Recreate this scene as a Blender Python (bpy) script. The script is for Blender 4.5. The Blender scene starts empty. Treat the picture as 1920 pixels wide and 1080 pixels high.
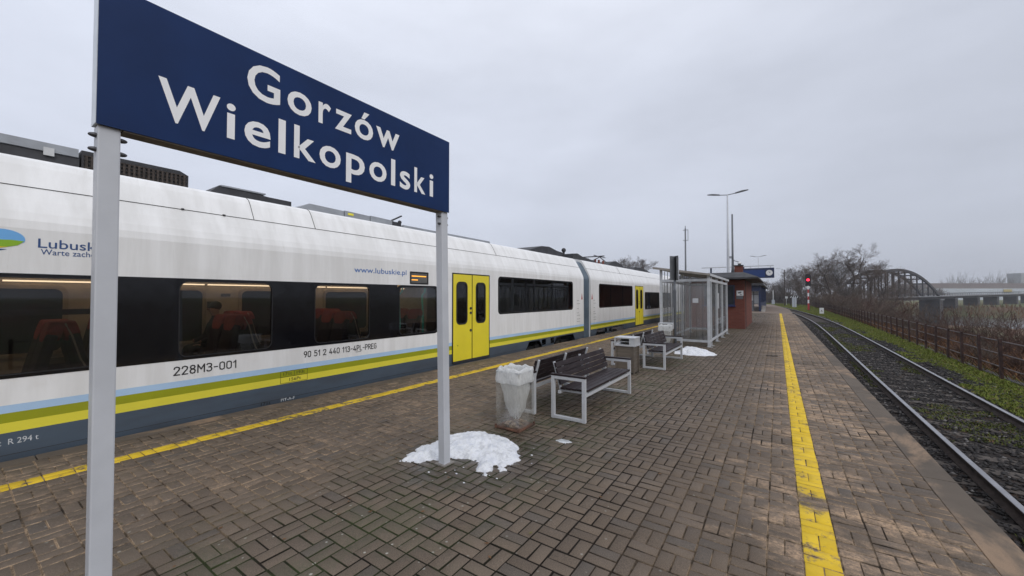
import bpy, bmesh, math, random
import numpy as np
from mathutils import Vector, Matrix
D = bpy.data
S = bpy.context.scene
COL = S.collection
R_ = math.radians

# ------------------------------------------------------------------ camera, sky, sun, exposure
CAMH, YAW, PITCH = 1.72, math.atan(498 / 733), math.atan(16 / 733)
cam = D.cameras.new('camera')
cam.sensor_width = 36
cam.lens = 36 * 733 / 1920
cam.clip_start, cam.clip_end = 0.05, 5000
camo = D.objects.new('camera', cam)
COL.objects.link(camo)
camo.location = (0, 0, CAMH)
camo.rotation_euler = (math.pi / 2 + PITCH, 0, YAW)
S.camera = camo

SUN_EL, SUN_AZ = R_(38), R_(118)      # azimuth clockwise from +Y
world = D.worlds.new('World')
S.world = world
world.use_nodes = True
wn, wl = world.node_tree.nodes, world.node_tree.links
wn.clear()
wo = wn.new('ShaderNodeOutputWorld')
bg = wn.new('ShaderNodeBackground')
bg.inputs[1].default_value = 0.1
sky = wn.new('ShaderNodeTexSky')
sky.sky_type = 'NISHITA'
sky.sun_disc = False
sky.sun_elevation, sky.sun_rotation = SUN_EL, SUN_AZ
sky.air_density, sky.dust_density = 1.0, 3.0
tc = wn.new('ShaderNodeTexCoord')
sep = wn.new('ShaderNodeSeparateXYZ')
wl.new(tc.outputs['Generated'], sep.inputs[0])
ramp = wn.new('ShaderNodeValToRGB')          # overcast: brighter towards the zenith
e = ramp.color_ramp.elements
e[0].position, e[0].color = 0.0, (0.49, 0.52, 0.61, 1)
e[1].position, e[1].color = 1.0, (0.98, 1.01, 1.10, 1)
k = ramp.color_ramp.elements.new(0.10); k.color = (0.56, 0.595, 0.69, 1)
k = ramp.color_ramp.elements.new(0.45); k.color = (0.67, 0.71, 0.815, 1)
wl.new(sep.outputs[2], ramp.inputs[0])
mp = wn.new('ShaderNodeMapping')
mp.inputs['Scale'].default_value = (1.1, 1.1, 3.4)
wl.new(tc.outputs['Generated'], mp.inputs[0])
noi = wn.new('ShaderNodeTexNoise')
noi.inputs['Scale'].default_value = 1.6
noi.inputs['Detail'].default_value = 5
noi.inputs['Roughness'].default_value = 0.55
wl.new(mp.outputs[0], noi.inputs[0])
mr = wn.new('ShaderNodeMapRange')
mr.inputs[1].default_value, mr.inputs[2].default_value = 0.3, 0.7
mr.inputs[3].default_value, mr.inputs[4].default_value = 0.91, 1.11
wl.new(noi.outputs[0], mr.inputs[0])
# the cloud deck is thinner (brighter) to the west of the platform than over the river
mx = wn.new('ShaderNodeMapRange')
mx.inputs[1].default_value, mx.inputs[2].default_value = -1, 1
mx.inputs[3].default_value, mx.inputs[4].default_value = 1.17, 0.80
wl.new(sep.outputs[0], mx.inputs[0])
mul0 = wn.new('ShaderNodeMath'); mul0.operation = 'MULTIPLY'
wl.new(mr.outputs[0], mul0.inputs[0]); wl.new(mx.outputs[0], mul0.inputs[1])
mul1 = wn.new('ShaderNodeMath'); mul1.operation = 'MULTIPLY'
mul1.inputs[1].default_value = 10.0
wl.new(mul0.outputs[0], mul1.inputs[0])
vm = wn.new('ShaderNodeVectorMath'); vm.operation = 'SCALE'
wl.new(ramp.outputs[0], vm.inputs[0]); wl.new(mul1.outputs[0], vm.inputs['Scale'])
mix = wn.new('ShaderNodeMix'); mix.data_type = 'RGBA'
mix.inputs[0].default_value = 0.93
wl.new(sky.outputs[0], mix.inputs['A']); wl.new(vm.outputs[0], mix.inputs['B'])
wl.new(mix.outputs['Result'], bg.inputs[0])
wl.new(bg.outputs[0], wo.inputs[0])

sun = D.lights.new('sun', 'SUN')
sun.energy, sun.angle, sun.color = 1.45, R_(40), (1.0, 0.97, 0.93)
suno = D.objects.new('sun', sun)
COL.objects.link(suno)
sd = Vector((math.sin(SUN_AZ) * math.cos(SUN_EL), math.cos(SUN_AZ) * math.cos(SUN_EL), math.sin(SUN_EL)))
suno.rotation_euler = sd.to_track_quat('Z', 'Y').to_euler()

vs = S.view_settings
vs.view_transform, vs.look = 'Standard', 'None'
vs.exposure, vs.gamma = 0.0, 1.0
vs.use_curve_mapping = False
S.cycles.max_bounces = 8
S.cycles.volume_bounces = 1
S.cycles.transparent_max_bounces = 24
S.cycles.caustics_reflective = S.cycles.caustics_refractive = False

# ------------------------------------------------------------------ helpers
rnd = random.Random(7)
NR = np.random.default_rng(11)
FV = np.array([-math.sin(YAW), math.cos(YAW)])
RV = np.array([math.cos(YAW), math.sin(YAW)])

def at(px, Z):
    """ground position (x, y) on the bearing of photo column px at depth Z metres"""
    X = (px - 960) / 733 * Z
    p = FV * Z + RV * X
    return float(p[0]), float(p[1])

def tag(o, label=None, cat=None, group=None, kind=None):
    if label: o['label'] = label
    if cat: o['category'] = cat
    if group: o['group'] = group
    if kind: o['kind'] = kind
    return o

def empty(name, loc, label, cat, group=None):
    o = D.objects.new(name, None)
    o.empty_display_size = 0.1
    COL.objects.link(o)
    o.location = loc
    return tag(o, label, cat, group)

def root_loc(o):
    v = Vector((0, 0, 0))
    while o is not None:
        v += o.location
        o = o.parent
    return v

def link(name, me, mats, parent=None):
    o = D.objects.new(name, me)
    for m in (mats if isinstance(mats, (list, tuple)) else [mats]):
        me.materials.append(m)
    COL.objects.link(o)
    if parent: o.parent = parent
    return o

def copy_tree(o, parent=None):
    c = o.copy()
    COL.objects.link(c)
    c.parent = parent
    for ch in list(o.children):
        copy_tree(ch, c)
    return c

class MB:
    """collects geometry in world coordinates; build() links it as one mesh object"""
    def __init__(s): s.v, s.f, s.m = [], [], []
    def add(s, vs_, fs, mi=0):
        b = len(s.v)
        s.v += [tuple(p) for p in vs_]
        for f in fs:
            s.f.append(tuple(b + i for i in f)); s.m.append(mi)
        return s
    def box(s, x0, x1, y0, y1, z0, z1, mi=0):
        v = [(x, y, z) for z in (z0, z1) for y in (y0, y1) for x in (x0, x1)]
        return s.add(v, [(0, 2, 3, 1), (4, 5, 7, 6), (0, 1, 5, 4), (2, 6, 7, 3), (0, 4, 6, 2), (1, 3, 7, 5)], mi)
    def bar(s, a, b, w, h=None, up=(0, 0, 1), mi=0):
        h = h or w
        a, b = Vector(a), Vector(b)
        d = (b - a).normalized()
        u = Vector(up)
        if abs(d.dot(u)) > .98: u = Vector((0, 1, 0))
        sx = d.cross(u).normalized() * (w / 2)
        sy = sx.cross(d).normalized() * (h / 2)
        v = [p + i * sx + j * sy for p in (a, b) for i, j in ((-1, -1), (1, -1), (1, 1), (-1, 1))]
        return s.add(v, [(0, 1, 2, 3), (7, 6, 5, 4), (0, 4, 5, 1), (1, 5, 6, 2), (2, 6, 7, 3), (3, 7, 4, 0)], mi)
    def tube(s, pts, rad, n=8, mi=0, cap=True):
        pts = [Vector(p) for p in pts]
        rad = rad if isinstance(rad, (list, tuple)) else [rad] * len(pts)
        b = len(s.v)
        for i, p in enumerate(pts):
            d = (pts[min(i + 1, len(pts) - 1)] - pts[max(i - 1, 0)]).normalized()
            u = Vector((0, 0, 1)) if abs(d.z) < .95 else Vector((0, 1, 0))
            a = d.cross(u).normalized(); c = a.cross(d)
            for q in range(n):
                t = 2 * math.pi * q / n
                s.v.append(tuple(p + (a * math.cos(t) + c * math.sin(t)) * rad[i]))
        for i in range(len(pts) - 1):
            for q in range(n):
                s.f.append((b + i * n + q, b + i * n + (q + 1) % n, b + (i + 1) * n + (q + 1) % n, b + (i + 1) * n + q)); s.m.append(mi)
        if cap:
            s.f.append(tuple(b + q for q in range(n))[::-1]); s.m.append(mi)
            s.f.append(tuple(b + (len(pts) - 1) * n + q for q in range(n))); s.m.append(mi)
        return s
    def prism(s, poly, fn, d0, d1, mi=0):
        """poly: 2-D outline; fn(u, v, d) -> 3-D point"""
        n = len(poly)
        v = [fn(u, w, d0) for u, w in poly] + [fn(u, w, d1) for u, w in poly]
        return s.add(v, [tuple(range(n))[::-1], tuple(range(n, 2 * n))] + [(i, (i + 1) % n, n + (i + 1) % n, n + i) for i in range(n)], mi)
    def ring(s, outer, inner, fn, d0, d1, mi=0):
        n = len(outer)
        v = [fn(u, w, d) for d in (d0, d1) for lp in (outer, inner) for u, w in lp]
        f = []
        for i in range(n):
            j = (i + 1) % n
            f += [(2 * n + i, 2 * n + j, 3 * n + j, 3 * n + i), (i, n + i, n + j, j), (i, j, 2 * n + j, 2 * n + i), (n + i, 3 * n + i, 3 * n + j, n + j)]
        return s.add(v, f, mi)
    def sphere(s, c, r, n=10, m=6, sc=(1, 1, 1), mi=0):
        b = len(s.v)
        for i in range(m + 1):
            t = math.pi * i / m
            for q in range(n):
                a = 2 * math.pi * q / n
                s.v.append((c[0] + r * sc[0] * math.sin(t) * math.cos(a), c[1] + r * sc[1] * math.sin(t) * math.sin(a), c[2] + r * sc[2] * math.cos(t)))
        for i in range(m):
            for q in range(n):
                s.f.append((b + i * n + q, b + (i + 1) * n + q, b + (i + 1) * n + (q + 1) % n, b + i * n + (q + 1) % n)); s.m.append(mi)
        return s
    def build(s, name, mats, parent=None, smooth=False, bevel=0):
        o = root_loc(parent) if parent else Vector((0, 0, 0))
        me = D.meshes.new(name)
        me.from_pydata([(p[0] - o.x, p[1] - o.y, p[2] - o.z) for p in s.v], [], s.f)
        if any(s.m): me.polygons.foreach_set('material_index', s.m)
        if smooth: me.polygons.foreach_set('use_smooth', [True] * len(me.polygons))
        bm = bmesh.new(); bm.from_mesh(me)
        bmesh.ops.recalc_face_normals(bm, faces=bm.faces)
        if bevel:
            bmesh.ops.bevel(bm, geom=[q for q in bm.edges if q.calc_face_angle(0) > .6], offset=bevel, segments=2, affect='EDGES', profile=.6, clamp_overlap=True)
        bm.to_mesh(me); bm.free()
        return link(name, me, mats, parent)

def fx(u, w, d): return (d, u, w)          # outline in (y, z), depth along x
def fy(u, w, d): return (u, d, w)          # outline in (x, z), depth along y
def fz(u, w, d): return (u, w, d)
def rrect(u0, u1, v0, v1, r, n=5):
    p = []
    for cx, cy, a0 in ((u1 - r, v1 - r, 0), (u0 + r, v1 - r, 90), (u0 + r, v0 + r, 180), (u1 - r, v0 + r, 270)):
        for i in range(n + 1):
            a = R_(a0 + 90 * i / n)
            p.append((cx + r * math.cos(a), cy + r * math.sin(a)))
    return p
def circle(cx, cy, r, n=20, sy=1): return [(cx + r * math.cos(2 * math.pi * i / n), cy + sy * r * math.sin(2 * math.pi * i / n)) for i in range(n)]

def np_mesh(name, verts, faces, mats, parent=None, attr=None, smooth=False, mi=None):
    verts = np.asarray(verts, np.float32); faces = np.asarray(faces, np.int32)
    if parent is not None:
        verts = verts - np.array(root_loc(parent), np.float32)
    me = D.meshes.new(name)
    n, k_ = faces.shape
    me.vertices.add(len(verts)); me.vertices.foreach_set('co', verts.ravel())
    me.loops.add(n * k_); me.loops.foreach_set('vertex_index', faces.ravel())
    me.polygons.add(n)
    me.polygons.foreach_set('loop_start', np.arange(0, n * k_, k_, dtype=np.int32))
    me.polygons.foreach_set('loop_total', np.full(n, k_, np.int32))
    if smooth: me.polygons.foreach_set('use_smooth', np.ones(n, bool))
    if mi is not None: me.polygons.foreach_set('material_index', np.asarray(mi, np.int32))
    me.update(calc_edges=True); me.validate()
    if attr is not None:
        a = me.attributes.new('rnd', 'FLOAT', 'POINT'); a.data.foreach_set('value', np.asarray(attr, np.float32))
    return link(name, me, mats, parent)

# ------------------------------------------------------------------ materials
class NT:
    def __init__(s, name):
        s.mat = D.materials.new(name); s.mat.use_nodes = True
        s.t = s.mat.node_tree; s.n, s.l = s.t.nodes, s.t.links
        s.p = s.n['Principled BSDF']; s.out = s.n['Material Output']
    def new(s, ty, **kw):
        x = s.n.new(ty)
        for a, b in kw.items(): setattr(x, a, b)
        return x
    def pos(s, scale=None, obj=False):
        if obj: o = s.new('ShaderNodeTexCoord').outputs['Object']
        else: o = s.new('ShaderNodeNewGeometry').outputs['Position']
        if scale is not None:
            m = s.new('ShaderNodeMapping'); m.inputs['Scale'].default_value = scale
            s.l.new(o, m.inputs[0]); o = m.outputs[0]
        return o
    def noise(s, vec, scale, detail=4, rough=.55, dist=0):
        x = s.new('ShaderNodeTexNoise')
        x.inputs['Scale'].default_value, x.inputs['Detail'].default_value = scale, detail
        x.inputs['Roughness'].default_value = rough; x.inputs['Distortion'].default_value = dist
        s.l.new(vec, x.inputs[0]); return x.outputs[0]
    def rng(s, v, a, b, c=0., d=1., smooth=True):
        x = s.new('ShaderNodeMapRange'); x.interpolation_type = 'SMOOTHSTEP' if smooth else 'LINEAR'
        for i, q in enumerate((a, b, c, d)): x.inputs[i + 1].default_value = q
        s.l.new(v, x.inputs[0]); return x.outputs[0]
    def math(s, op, a, b=None):
        x = s.new('ShaderNodeMath', operation=op)
        for i, q in enumerate((a, b)):
            if q is None: continue
            if isinstance(q, (int, float)): x.inputs[i].default_value = q
            else: s.l.new(q, x.inputs[i])
        return x.outputs[0]
    def mix(s, f, a, b, mode='MIX'):
        x = s.new('ShaderNodeMix', data_type='RGBA', blend_type=mode)
        for i, q in ((0, f), (6, a), (7, b)):
            if isinstance(q, (int, float)): x.inputs[i].default_value = q
            elif isinstance(q, tuple): x.inputs[i].default_value = (*q, 1)
            else: s.l.new(q, x.inputs[i])
        return x.outputs[2]
    def bump(s, h, strength=.3, dist=.01):
        x = s.new('ShaderNodeBump'); x.inputs['Strength'].default_value = strength; x.inputs['Distance'].default_value = dist
        s.l.new(h, x.inputs['Height']); s.l.new(x.outputs[0], s.p.inputs['Normal'])
    def set(s, color=None, rough=None, metal=None, spec=None):
        for nm, q in (('Base Color', color), ('Roughness', rough), ('Metallic', metal), ('Specular IOR Level', spec)):
            if q is None: continue
            i = s.p.inputs[nm]
            if isinstance(q, (int, float)): i.default_value = q
            elif isinstance(q, tuple): i.default_value = (*q, 1)
            else: s.l.new(q, i)
        return s.mat

def pm(name, c, rough=.6, metal=0., var=.12, scale=6., bump=0., bscale=60., spec=.5, c2=None, obj=True, stretch=None):
    """plain weathered material: colour with a noise variation (or a second colour) and a fine bump"""
    t = NT(name)
    v = t.pos(stretch or (1, 1, 1), obj=obj)
    n = t.noise(v, scale, 5, .6)
    lo = c2 or tuple(max(0, q * (1 - var * 2)) for q in c)
    col = t.mix(t.rng(n, .3, .7), lo, c)
    if bump: t.bump(t.noise(v, bscale, 4, .6), bump, .004)
    return t.set(col, t.rng(n, .2, .8, min(1, rough + .08), max(.02, rough - .08)), metal, spec)

def emit(name, c, s_):
    t = NT(name)
    t.p.inputs['Base Color'].default_value = (*c, 1)
    t.p.inputs['Emission Color'].default_value = (*c, 1)
    t.p.inputs['Emission Strength'].default_value = s_
    return t.mat

def glass(name, tint=(.5, .52, .55), refl=.06, rough=.02, dirt=0.0, dirtc=(.5, .5, .48)):
    t = NT(name)
    tr = t.new('ShaderNodeBsdfTransparent'); tr.inputs[0].default_value = (*tint, 1)
    gl = t.new('ShaderNodeBsdfGlossy'); gl.inputs['Roughness'].default_value = rough; gl.inputs[0].default_value = (.9, .92, .95, 1)
    fr = t.new('ShaderNodeFresnel'); fr.inputs[0].default_value = 1.45
    m = t.new('ShaderNodeMixShader')
    t.l.new(t.math('ADD', t.math('MULTIPLY', fr.outputs[0], .9), refl * .3), m.inputs[0])
    t.l.new(tr.outputs[0], m.inputs[1]); t.l.new(gl.outputs[0], m.inputs[2])
    o = m.outputs[0]
    if dirt:
        df = t.new('ShaderNodeBsdfDiffuse'); df.inputs[0].default_value = (*dirtc, 1)
        m2 = t.new('ShaderNodeMixShader')
        n = t.noise(t.pos((1.2, 1.2, .35), obj=True), 3.5, 5, .6)
        t.l.new(t.rng(n, .25, .75, dirt * .4, dirt), m2.inputs[0])
        t.l.new(o, m2.inputs[1]); t.l.new(df.outputs[0], m2.inputs[2]); o = m2.outputs[0]
    t.l.new(o, t.out.inputs[0])
    return t.mat

def paver_mat(name, painted=False):
    t = NT(name)
    p = t.pos()
    sx = t.new('ShaderNodeSeparateXYZ'); t.l.new(p, sx.inputs[0])
    X, Y = sx.outputs[0], sx.outputs[1]
    a = t.new('ShaderNodeAttribute', attribute_name='rnd'); r = a.outputs['Fac']
    base = t.mix(r, (.084, .061, .043), (.158, .118, .084))
    base = t.mix(t.rng(r, .90, .93), base, (.082, .070, .060))
    grit = t.noise(p, 150, 4, .75)
    base = t.mix(.45, base, t.mix(t.rng(grit, .35, .7), (.04, .031, .023), (.25, .19, .14)))
    big = t.noise(p, .55, 5, .6)
    base = t.mix(t.rng(big, .35, .65, 0, .45), base, t.mix(.5, base, (.055, .046, .04)))
    # sandy wash between the lines and the platform edges
    reg = t.math('MAXIMUM', t.rng(X, -1.2, .3), t.math('MULTIPLY', t.rng(X, -2.9, -4.2), .48))
    st = t.math('ADD', t.math('MULTIPLY', t.noise(t.pos((.75, 1.5, 1)), 1.9, 8, .70, .3), .8), t.math('MULTIPLY', t.noise(p, .42, 3, .5), .32))
    sand = t.math('MULTIPLY', t.rng(t.math('ADD', st, t.math('MULTIPLY', t.math('SUBTRACT', reg, 1.0), .12)), .52, .65), t.math('ADD', t.math('MULTIPLY', reg, .9), .10))
    fine = t.math('MULTIPLY', t.rng(t.noise(p, 42, 5, .8), .34, .62, .10, 1), t.rng(t.noise(p, 9, 4, .7), .34, .58, .35, 1))
    base = t.mix(t.math('MULTIPLY', t.math('MULTIPLY', sand, fine), .92), base, (.46, .315, .20))
    # moss and damp along the line of benches and posts
    md = t.math('MULTIPLY', t.rng(X, -4.1, -2.9), t.rng(X, -1.2, -2.2))
    ms = t.math('MULTIPLY', t.rng(t.noise(p, 1.7, 5, .65), .42, .62), md)
    base = t.mix(t.math('MULTIPLY', ms, t.rng(t.noise(p, 45, 3, .7), .3, .7, .12, .5)), base, (.050, .062, .03))
    # pale specks
    vo = t.new('ShaderNodeTexVoronoi'); vo.inputs['Scale'].default_value = 13; t.l.new(p, vo.inputs[0])
    sp = t.math('MULTIPLY', t.rng(t.math('ADD', vo.outputs['Distance'], t.math('MULTIPLY', t.noise(p, 60, 2), .12)), .22, .15), t.math('ADD', t.rng(t.noise(p, 1.1, 2), .46, .6, 0, .6), t.math('MULTIPLY', md, .7)))
    sc = t.new('ShaderNodeSeparateXYZ'); t.l.new(vo.outputs['Color'], sc.inputs[0])
    sp = t.math('MULTIPLY', sp, t.rng(sc.outputs[0], .50, .56))
    base = t.mix(t.math('MULTIPLY', sp, .75), base, (.34, .33, .29))
    cb = t.new('ShaderNodeVectorMath', operation='DISTANCE'); t.l.new(p, cb.inputs[0]); cb.inputs[1].default_value = (-2.72, 3.32, 0)
    wet = t.rng(t.math('ADD', cb.outputs['Value'], t.math('MULTIPLY', t.noise(p, 5, 5, .65), .7)), 1.28, .98)      # melt water round the snow
    base = t.mix(t.math('MULTIPLY', wet, .55), base, t.mix(.8, base, (.02, .016, .013)))
    if painted:
        w = t.math('ADD', t.math('MULTIPLY', t.noise(p, 9, 6, .7), .6), t.math('MULTIPLY', t.noise(p, 1.3, 3, .6), .5))
        keep = t.math('MULTIPLY', t.rng(w, .43, .52, .0, 1), t.math('MAXIMUM', t.rng(X, -2, -3), t.rng(t.math('ABSOLUTE', t.math('ADD', Y, t.math('ADD', t.math('MULTIPLY', t.noise(p, 7, 5, .7), .5), -4.40))), .03, .19)))
        yel = t.mix(t.rng(t.noise(p, 4, 5, .65), .3, .7), (.56, .37, .014), (.70, .48, .026))
        yel = t.mix(t.rng(grit, .55, .75, 0, .35), yel, (.42, .29, .04))
        base = t.mix(keep, base, yel)
    t.bump(t.math('ADD', grit, t.math('MULTIPLY', t.noise(p, 70, 3), .8)), .35, .003)
    return t.set(base, t.math('SUBTRACT', t.rng(t.noise(p, 2.2, 4), .3, .7, .60, .86), t.math('MULTIPLY', wet, .36)), 0, .38)

M = {}
M['paver'] = paver_mat('concrete_paver')
M['paint'] = paver_mat('yellow_painted_paver', True)
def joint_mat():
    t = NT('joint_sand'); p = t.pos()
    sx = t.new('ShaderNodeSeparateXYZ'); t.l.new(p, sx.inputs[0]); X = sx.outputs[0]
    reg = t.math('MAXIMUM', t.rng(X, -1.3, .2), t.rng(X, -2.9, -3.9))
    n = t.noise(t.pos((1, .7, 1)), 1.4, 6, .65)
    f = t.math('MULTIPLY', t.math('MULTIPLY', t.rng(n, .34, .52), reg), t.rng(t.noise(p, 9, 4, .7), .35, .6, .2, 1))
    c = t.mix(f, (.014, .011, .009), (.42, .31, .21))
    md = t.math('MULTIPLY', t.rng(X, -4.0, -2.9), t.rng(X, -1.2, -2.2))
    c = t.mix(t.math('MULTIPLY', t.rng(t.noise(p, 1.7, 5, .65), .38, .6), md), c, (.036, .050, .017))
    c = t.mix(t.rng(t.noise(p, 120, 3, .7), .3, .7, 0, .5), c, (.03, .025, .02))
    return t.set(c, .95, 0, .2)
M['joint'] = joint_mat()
def far_paving():
    t = NT('far_paving'); p = t.pos()
    c = t.mix(t.rng(t.noise(p, .5, 5, .6), .3, .7), (.15, .12, .10), (.22, .165, .125))
    return t.set(t.mix(t.rng(t.noise(p, 12, 4, .7), .3, .7, 0, .4), c, (.10, .08, .07)), .85, 0, .3)
M['farpave'] = far_paving()
def slab_mat():
    t = NT('edge_slab_concrete'); p = t.pos()
    c = t.mix(t.rng(t.noise(p, 1.1, 6, .65), .3, .7), (.088, .070, .054), (.132, .106, .082))
    s1 = t.rng(t.noise(t.pos((1, .5, 1)), 1.5, 6, .68, .5), .48, .64)
    c = t.mix(t.math('MULTIPLY', s1, .75), c, (.33, .225, .145))
    c = t.mix(t.rng(t.noise(p, 210, 3, .7), .4, .75, 0, .4), c, (.05, .042, .036))
    t.bump(t.noise(p, 150, 4, .7), .4, .003)
    return t.set(c, .8, 0, .35)
M['slab'] = slab_mat()
M['concrete'] = pm('weathered_concrete', (.27, .25, .23), .85, var=.25, scale=2.5, bump=.3, obj=False)
M['white_post'] = pm('post_paint_white_grey', (.52, .54, .58), .42, var=.05, scale=3)
M['alu'] = pm('aluminium_edge', (.62, .66, .70), .35, .3, var=.05)
M['blue_panel'] = pm('navy_sign_enamel', (.0048, .026, .108), .5, var=.10, scale=2, spec=.22)
M['dark_under'] = pm('sign_underside_brown', (.16, .13, .10), .7)
M['letter'] = pm('white_letter_film', (.84, .85, .87), .45, var=.02)
M['bolt'] = pm('grey_bolt_cap', (.10, .10, .11), .5, .5)
M['train_white'] = None
def train_white():
    t = NT('train_white_paint'); p = t.pos((1, .35, 1))
    n = t.noise(t.pos((1, 2.2, .25)), 2.0, 6, .62)
    c = t.mix(t.rng(n, .3, .75), (.70, .70, .695), (.83, .835, .84))
    c = t.mix(t.rng(t.noise(t.pos((1, 6, .5)), 2.2, 5, .7), .60, .74, 0, .22), c, (.42, .40, .36))
    c = t.mix(t.rng(t.noise(t.pos((1, .6, .8)), 1.1, 6, .7), .55, .75, 0, .3), c, (.56, .55, .52))
    return t.set(c, .32, 0, .5)
M['train_white'] = train_white()
M['t_yellow'] = pm('train_yellow', (.76, .68, .06), .35, var=.04, scale=1.5, obj=False)
M['t_olive'] = pm('train_olive_green', (.32, .34, .010), .38, var=.06, scale=1.5, obj=False)
M['t_sky'] = pm('train_sky_blue', (.42, .60, .82), .38, var=.05, scale=1.5, obj=False)
M['t_slate'] = pm('train_slate_blue', (.066, .092, .125), .5, c2=(.052, .066, .086), scale=1.6, obj=False, stretch=(1, .5, 2), bump=.0)
M['t_groove'] = pm('dark_panel_gap', (.02, .02, .022), .7)
M['door_yellow'] = pm('door_yellow', (.78, .66, .035), .34, var=.04, scale=2, obj=False)
M['black_gloss'] = pm('black_window_band', (.0045, .0045, .0065), .10, var=.1, spec=.4)
M['rubber'] = pm('black_rubber', (.010, .010, .012), .55)
M['win_glass'] = glass('tinted_window_glass', (.62, .62, .62), .05)
M['dark_glass'] = glass('dark_door_glass', (.16, .17, .18), .08)
M['far_glass'] = pm('far_side_window_glass', (.03, .036, .042), .12, var=.25, scale=1.5)
M['roof_dark'] = pm('roof_equipment_dark', (.035, .036, .042), .6, var=.2, scale=5)
M['roof_grey'] = pm('roof_equipment_grey', (.32, .34, .37), .5, .2, var=.12, scale=3)
M['roof_white'] = pm('roof_equipment_white', (.55, .56, .57), .5, var=.12, scale=3)
M['louvre'] = pm('louvre_rusty_black', (.05, .036, .028), .7, var=.3, scale=20)
M['bellows'] = pm('gangway_slate_panel', (.085, .125, .165), .4, var=.15, scale=2, obj=False)
M['inner'] = pm('interior_wall_beige', (.52, .43, .32), .6, var=.06)
M['inner_ceiling'] = pm('interior_ceiling', (.45, .42, .37), .6, var=.05)
M['inner_floor'] = pm('interior_floor_grey', (.08, .08, .085), .6)
M['seat_dark'] = pm('seat_fabric_dark', (.030, .020, .024), .9, var=.2, scale=30)
M['seat_red'] = pm('seat_headrest_red', (.34, .028, .022), .8, var=.15, scale=25)
M['seat_trim'] = pm('seat_trim_beige', (.42, .33, .23), .5)
M['teal'] = emit('teal_pole_glow', (.07, .55, .42), .12)  # faint glow stands in for light the poles reflect; they are no lamps
M['lamp_strip'] = emit('interior_light_strip', (1.0, .76, .48), 3.0)
M['ceil_fill'] = emit('ceiling_fill_glow', (1.0, .80, .55), 2.4)  # unseen glowing strips under the ceiling, added to brighten the cabin
M['led'] = emit('orange_led_text', (1.0, .42, .05), 1.1)
M['display'] = pm('display_dark_grey', (.12, .12, .115), .35)
M['print_black'] = pm('black_print', (.012, .012, .014), .5)
M['print_white'] = pm('white_print', (.55, .58, .60), .5)
M['print_blue'] = pm('blue_print', (.04, .16, .48), .45)
M['print_navy'] = pm('navy_print', (.030, .085, .25), .45)
M['logo_sky'] = pm('logo_sky_blue', (.16, .42, .78), .4, var=.03)
M['logo_green'] = pm('logo_green', (.25, .45, .02), .4, var=.03)
M['logo_yellow'] = pm('logo_yellow', (.75, .60, .03), .4, var=.03)
M['bogie'] = pm('bogie_black', (.012, .012, .013), .7, var=.3, scale=8)
M['steel'] = pm('wheel_steel', (.16, .15, .145), .45, .7)
M['wood'] = None
def wood():
    t = NT('dark_stained_slat'); v = t.pos((30, 1.4, 30), obj=True)
    n = t.noise(v, 2.2, 5, .65)
    c = t.mix(t.rng(n, .3, .72), (.010, .006, .007), (.026, .015, .017))
    t.bump(n, .15, .002)
    return t.set(c, t.rng(t.noise(t.pos(obj=True), 3, 3), .3, .7, .42, .62), 0, .32)
M['wood'] = wood()
M['frame'] = pm('bench_silver_paint', (.55, .57, .60), .38, .15, var=.05, scale=6)
M['inox'] = pm('brushed_stainless', (.30, .26, .22), .38, .75, var=.12, scale=3, stretch=(1, 1, 12))
M['inox_light'] = pm('light_galvanised', (.60, .62, .65), .35, .35, var=.08, scale=5)
M['dark'] = pm('near_black', (.015, .015, .016), .7)
def clear_panel():
    t = NT('scratched_clear_plastic')
    tr = t.new('ShaderNodeBsdfTransparent'); tr.inputs[0].default_value = (.95, .95, .94, 1)
    df = t.new('ShaderNodeBsdfDiffuse'); df.inputs[0].default_value = (.55, .53, .50, 1)
    gl = t.new('ShaderNodeBsdfGlossy'); gl.inputs['Roughness'].default_value = .12
    m, m2 = t.new('ShaderNodeMixShader'), t.new('ShaderNodeMixShader')
    n = t.noise(t.pos((1, 1, .25), obj=True), 9, 6, .7)
    t.l.new(t.rng(n, .35, .8, .03, .20), m.inputs[0])
    t.l.new(tr.outputs[0], m.inputs[1]); t.l.new(df.outputs[0], m.inputs[2])
    m2.inputs[0].default_value = .07
    t.l.new(m.outputs[0], m2.inputs[1]); t.l.new(gl.outputs[0], m2.inputs[2])
    t.l.new(m2.outputs[0], t.out.inputs[0]); return t.mat
M['clear'] = clear_panel()
def bag_mat():
    t = NT('white_plastic_bag'); p = t.pos(obj=True)
    tr = t.new('ShaderNodeBsdfTransparent'); tr.inputs[0].default_value = (.95, .96, .96, 1)
    n = t.noise(t.pos((1.5, 1.5, .8), obj=True), 14, 6, .65, .8)
    t.bump(n, .9, .02); t.set((.84, .85, .85), .35, 0, .4)
    tl = t.new('ShaderNodeBsdfTranslucent'); tl.inputs[0].default_value = (.84, .85, .85, 1)
    m0 = t.new('ShaderNodeMixShader'); m0.inputs[0].default_value = .4
    t.l.new(t.p.outputs[0], m0.inputs[1]); t.l.new(tl.outputs[0], m0.inputs[2])
    m = t.new('ShaderNodeMixShader'); t.l.new(t.rng(n, .25, .7, .72, .97), m.inputs[0])
    t.l.new(tr.outputs[0], m.inputs[1]); t.l.new(m0.outputs[0], m.inputs[2])
    t.l.new(m.outputs[0], t.out.inputs[0]); return t.mat
M['bag'] = bag_mat()
M['rust'] = pm('rusty_plate', (.16, .075, .045), .85, c2=(.05, .03, .024), scale=14, bump=.4)
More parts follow.
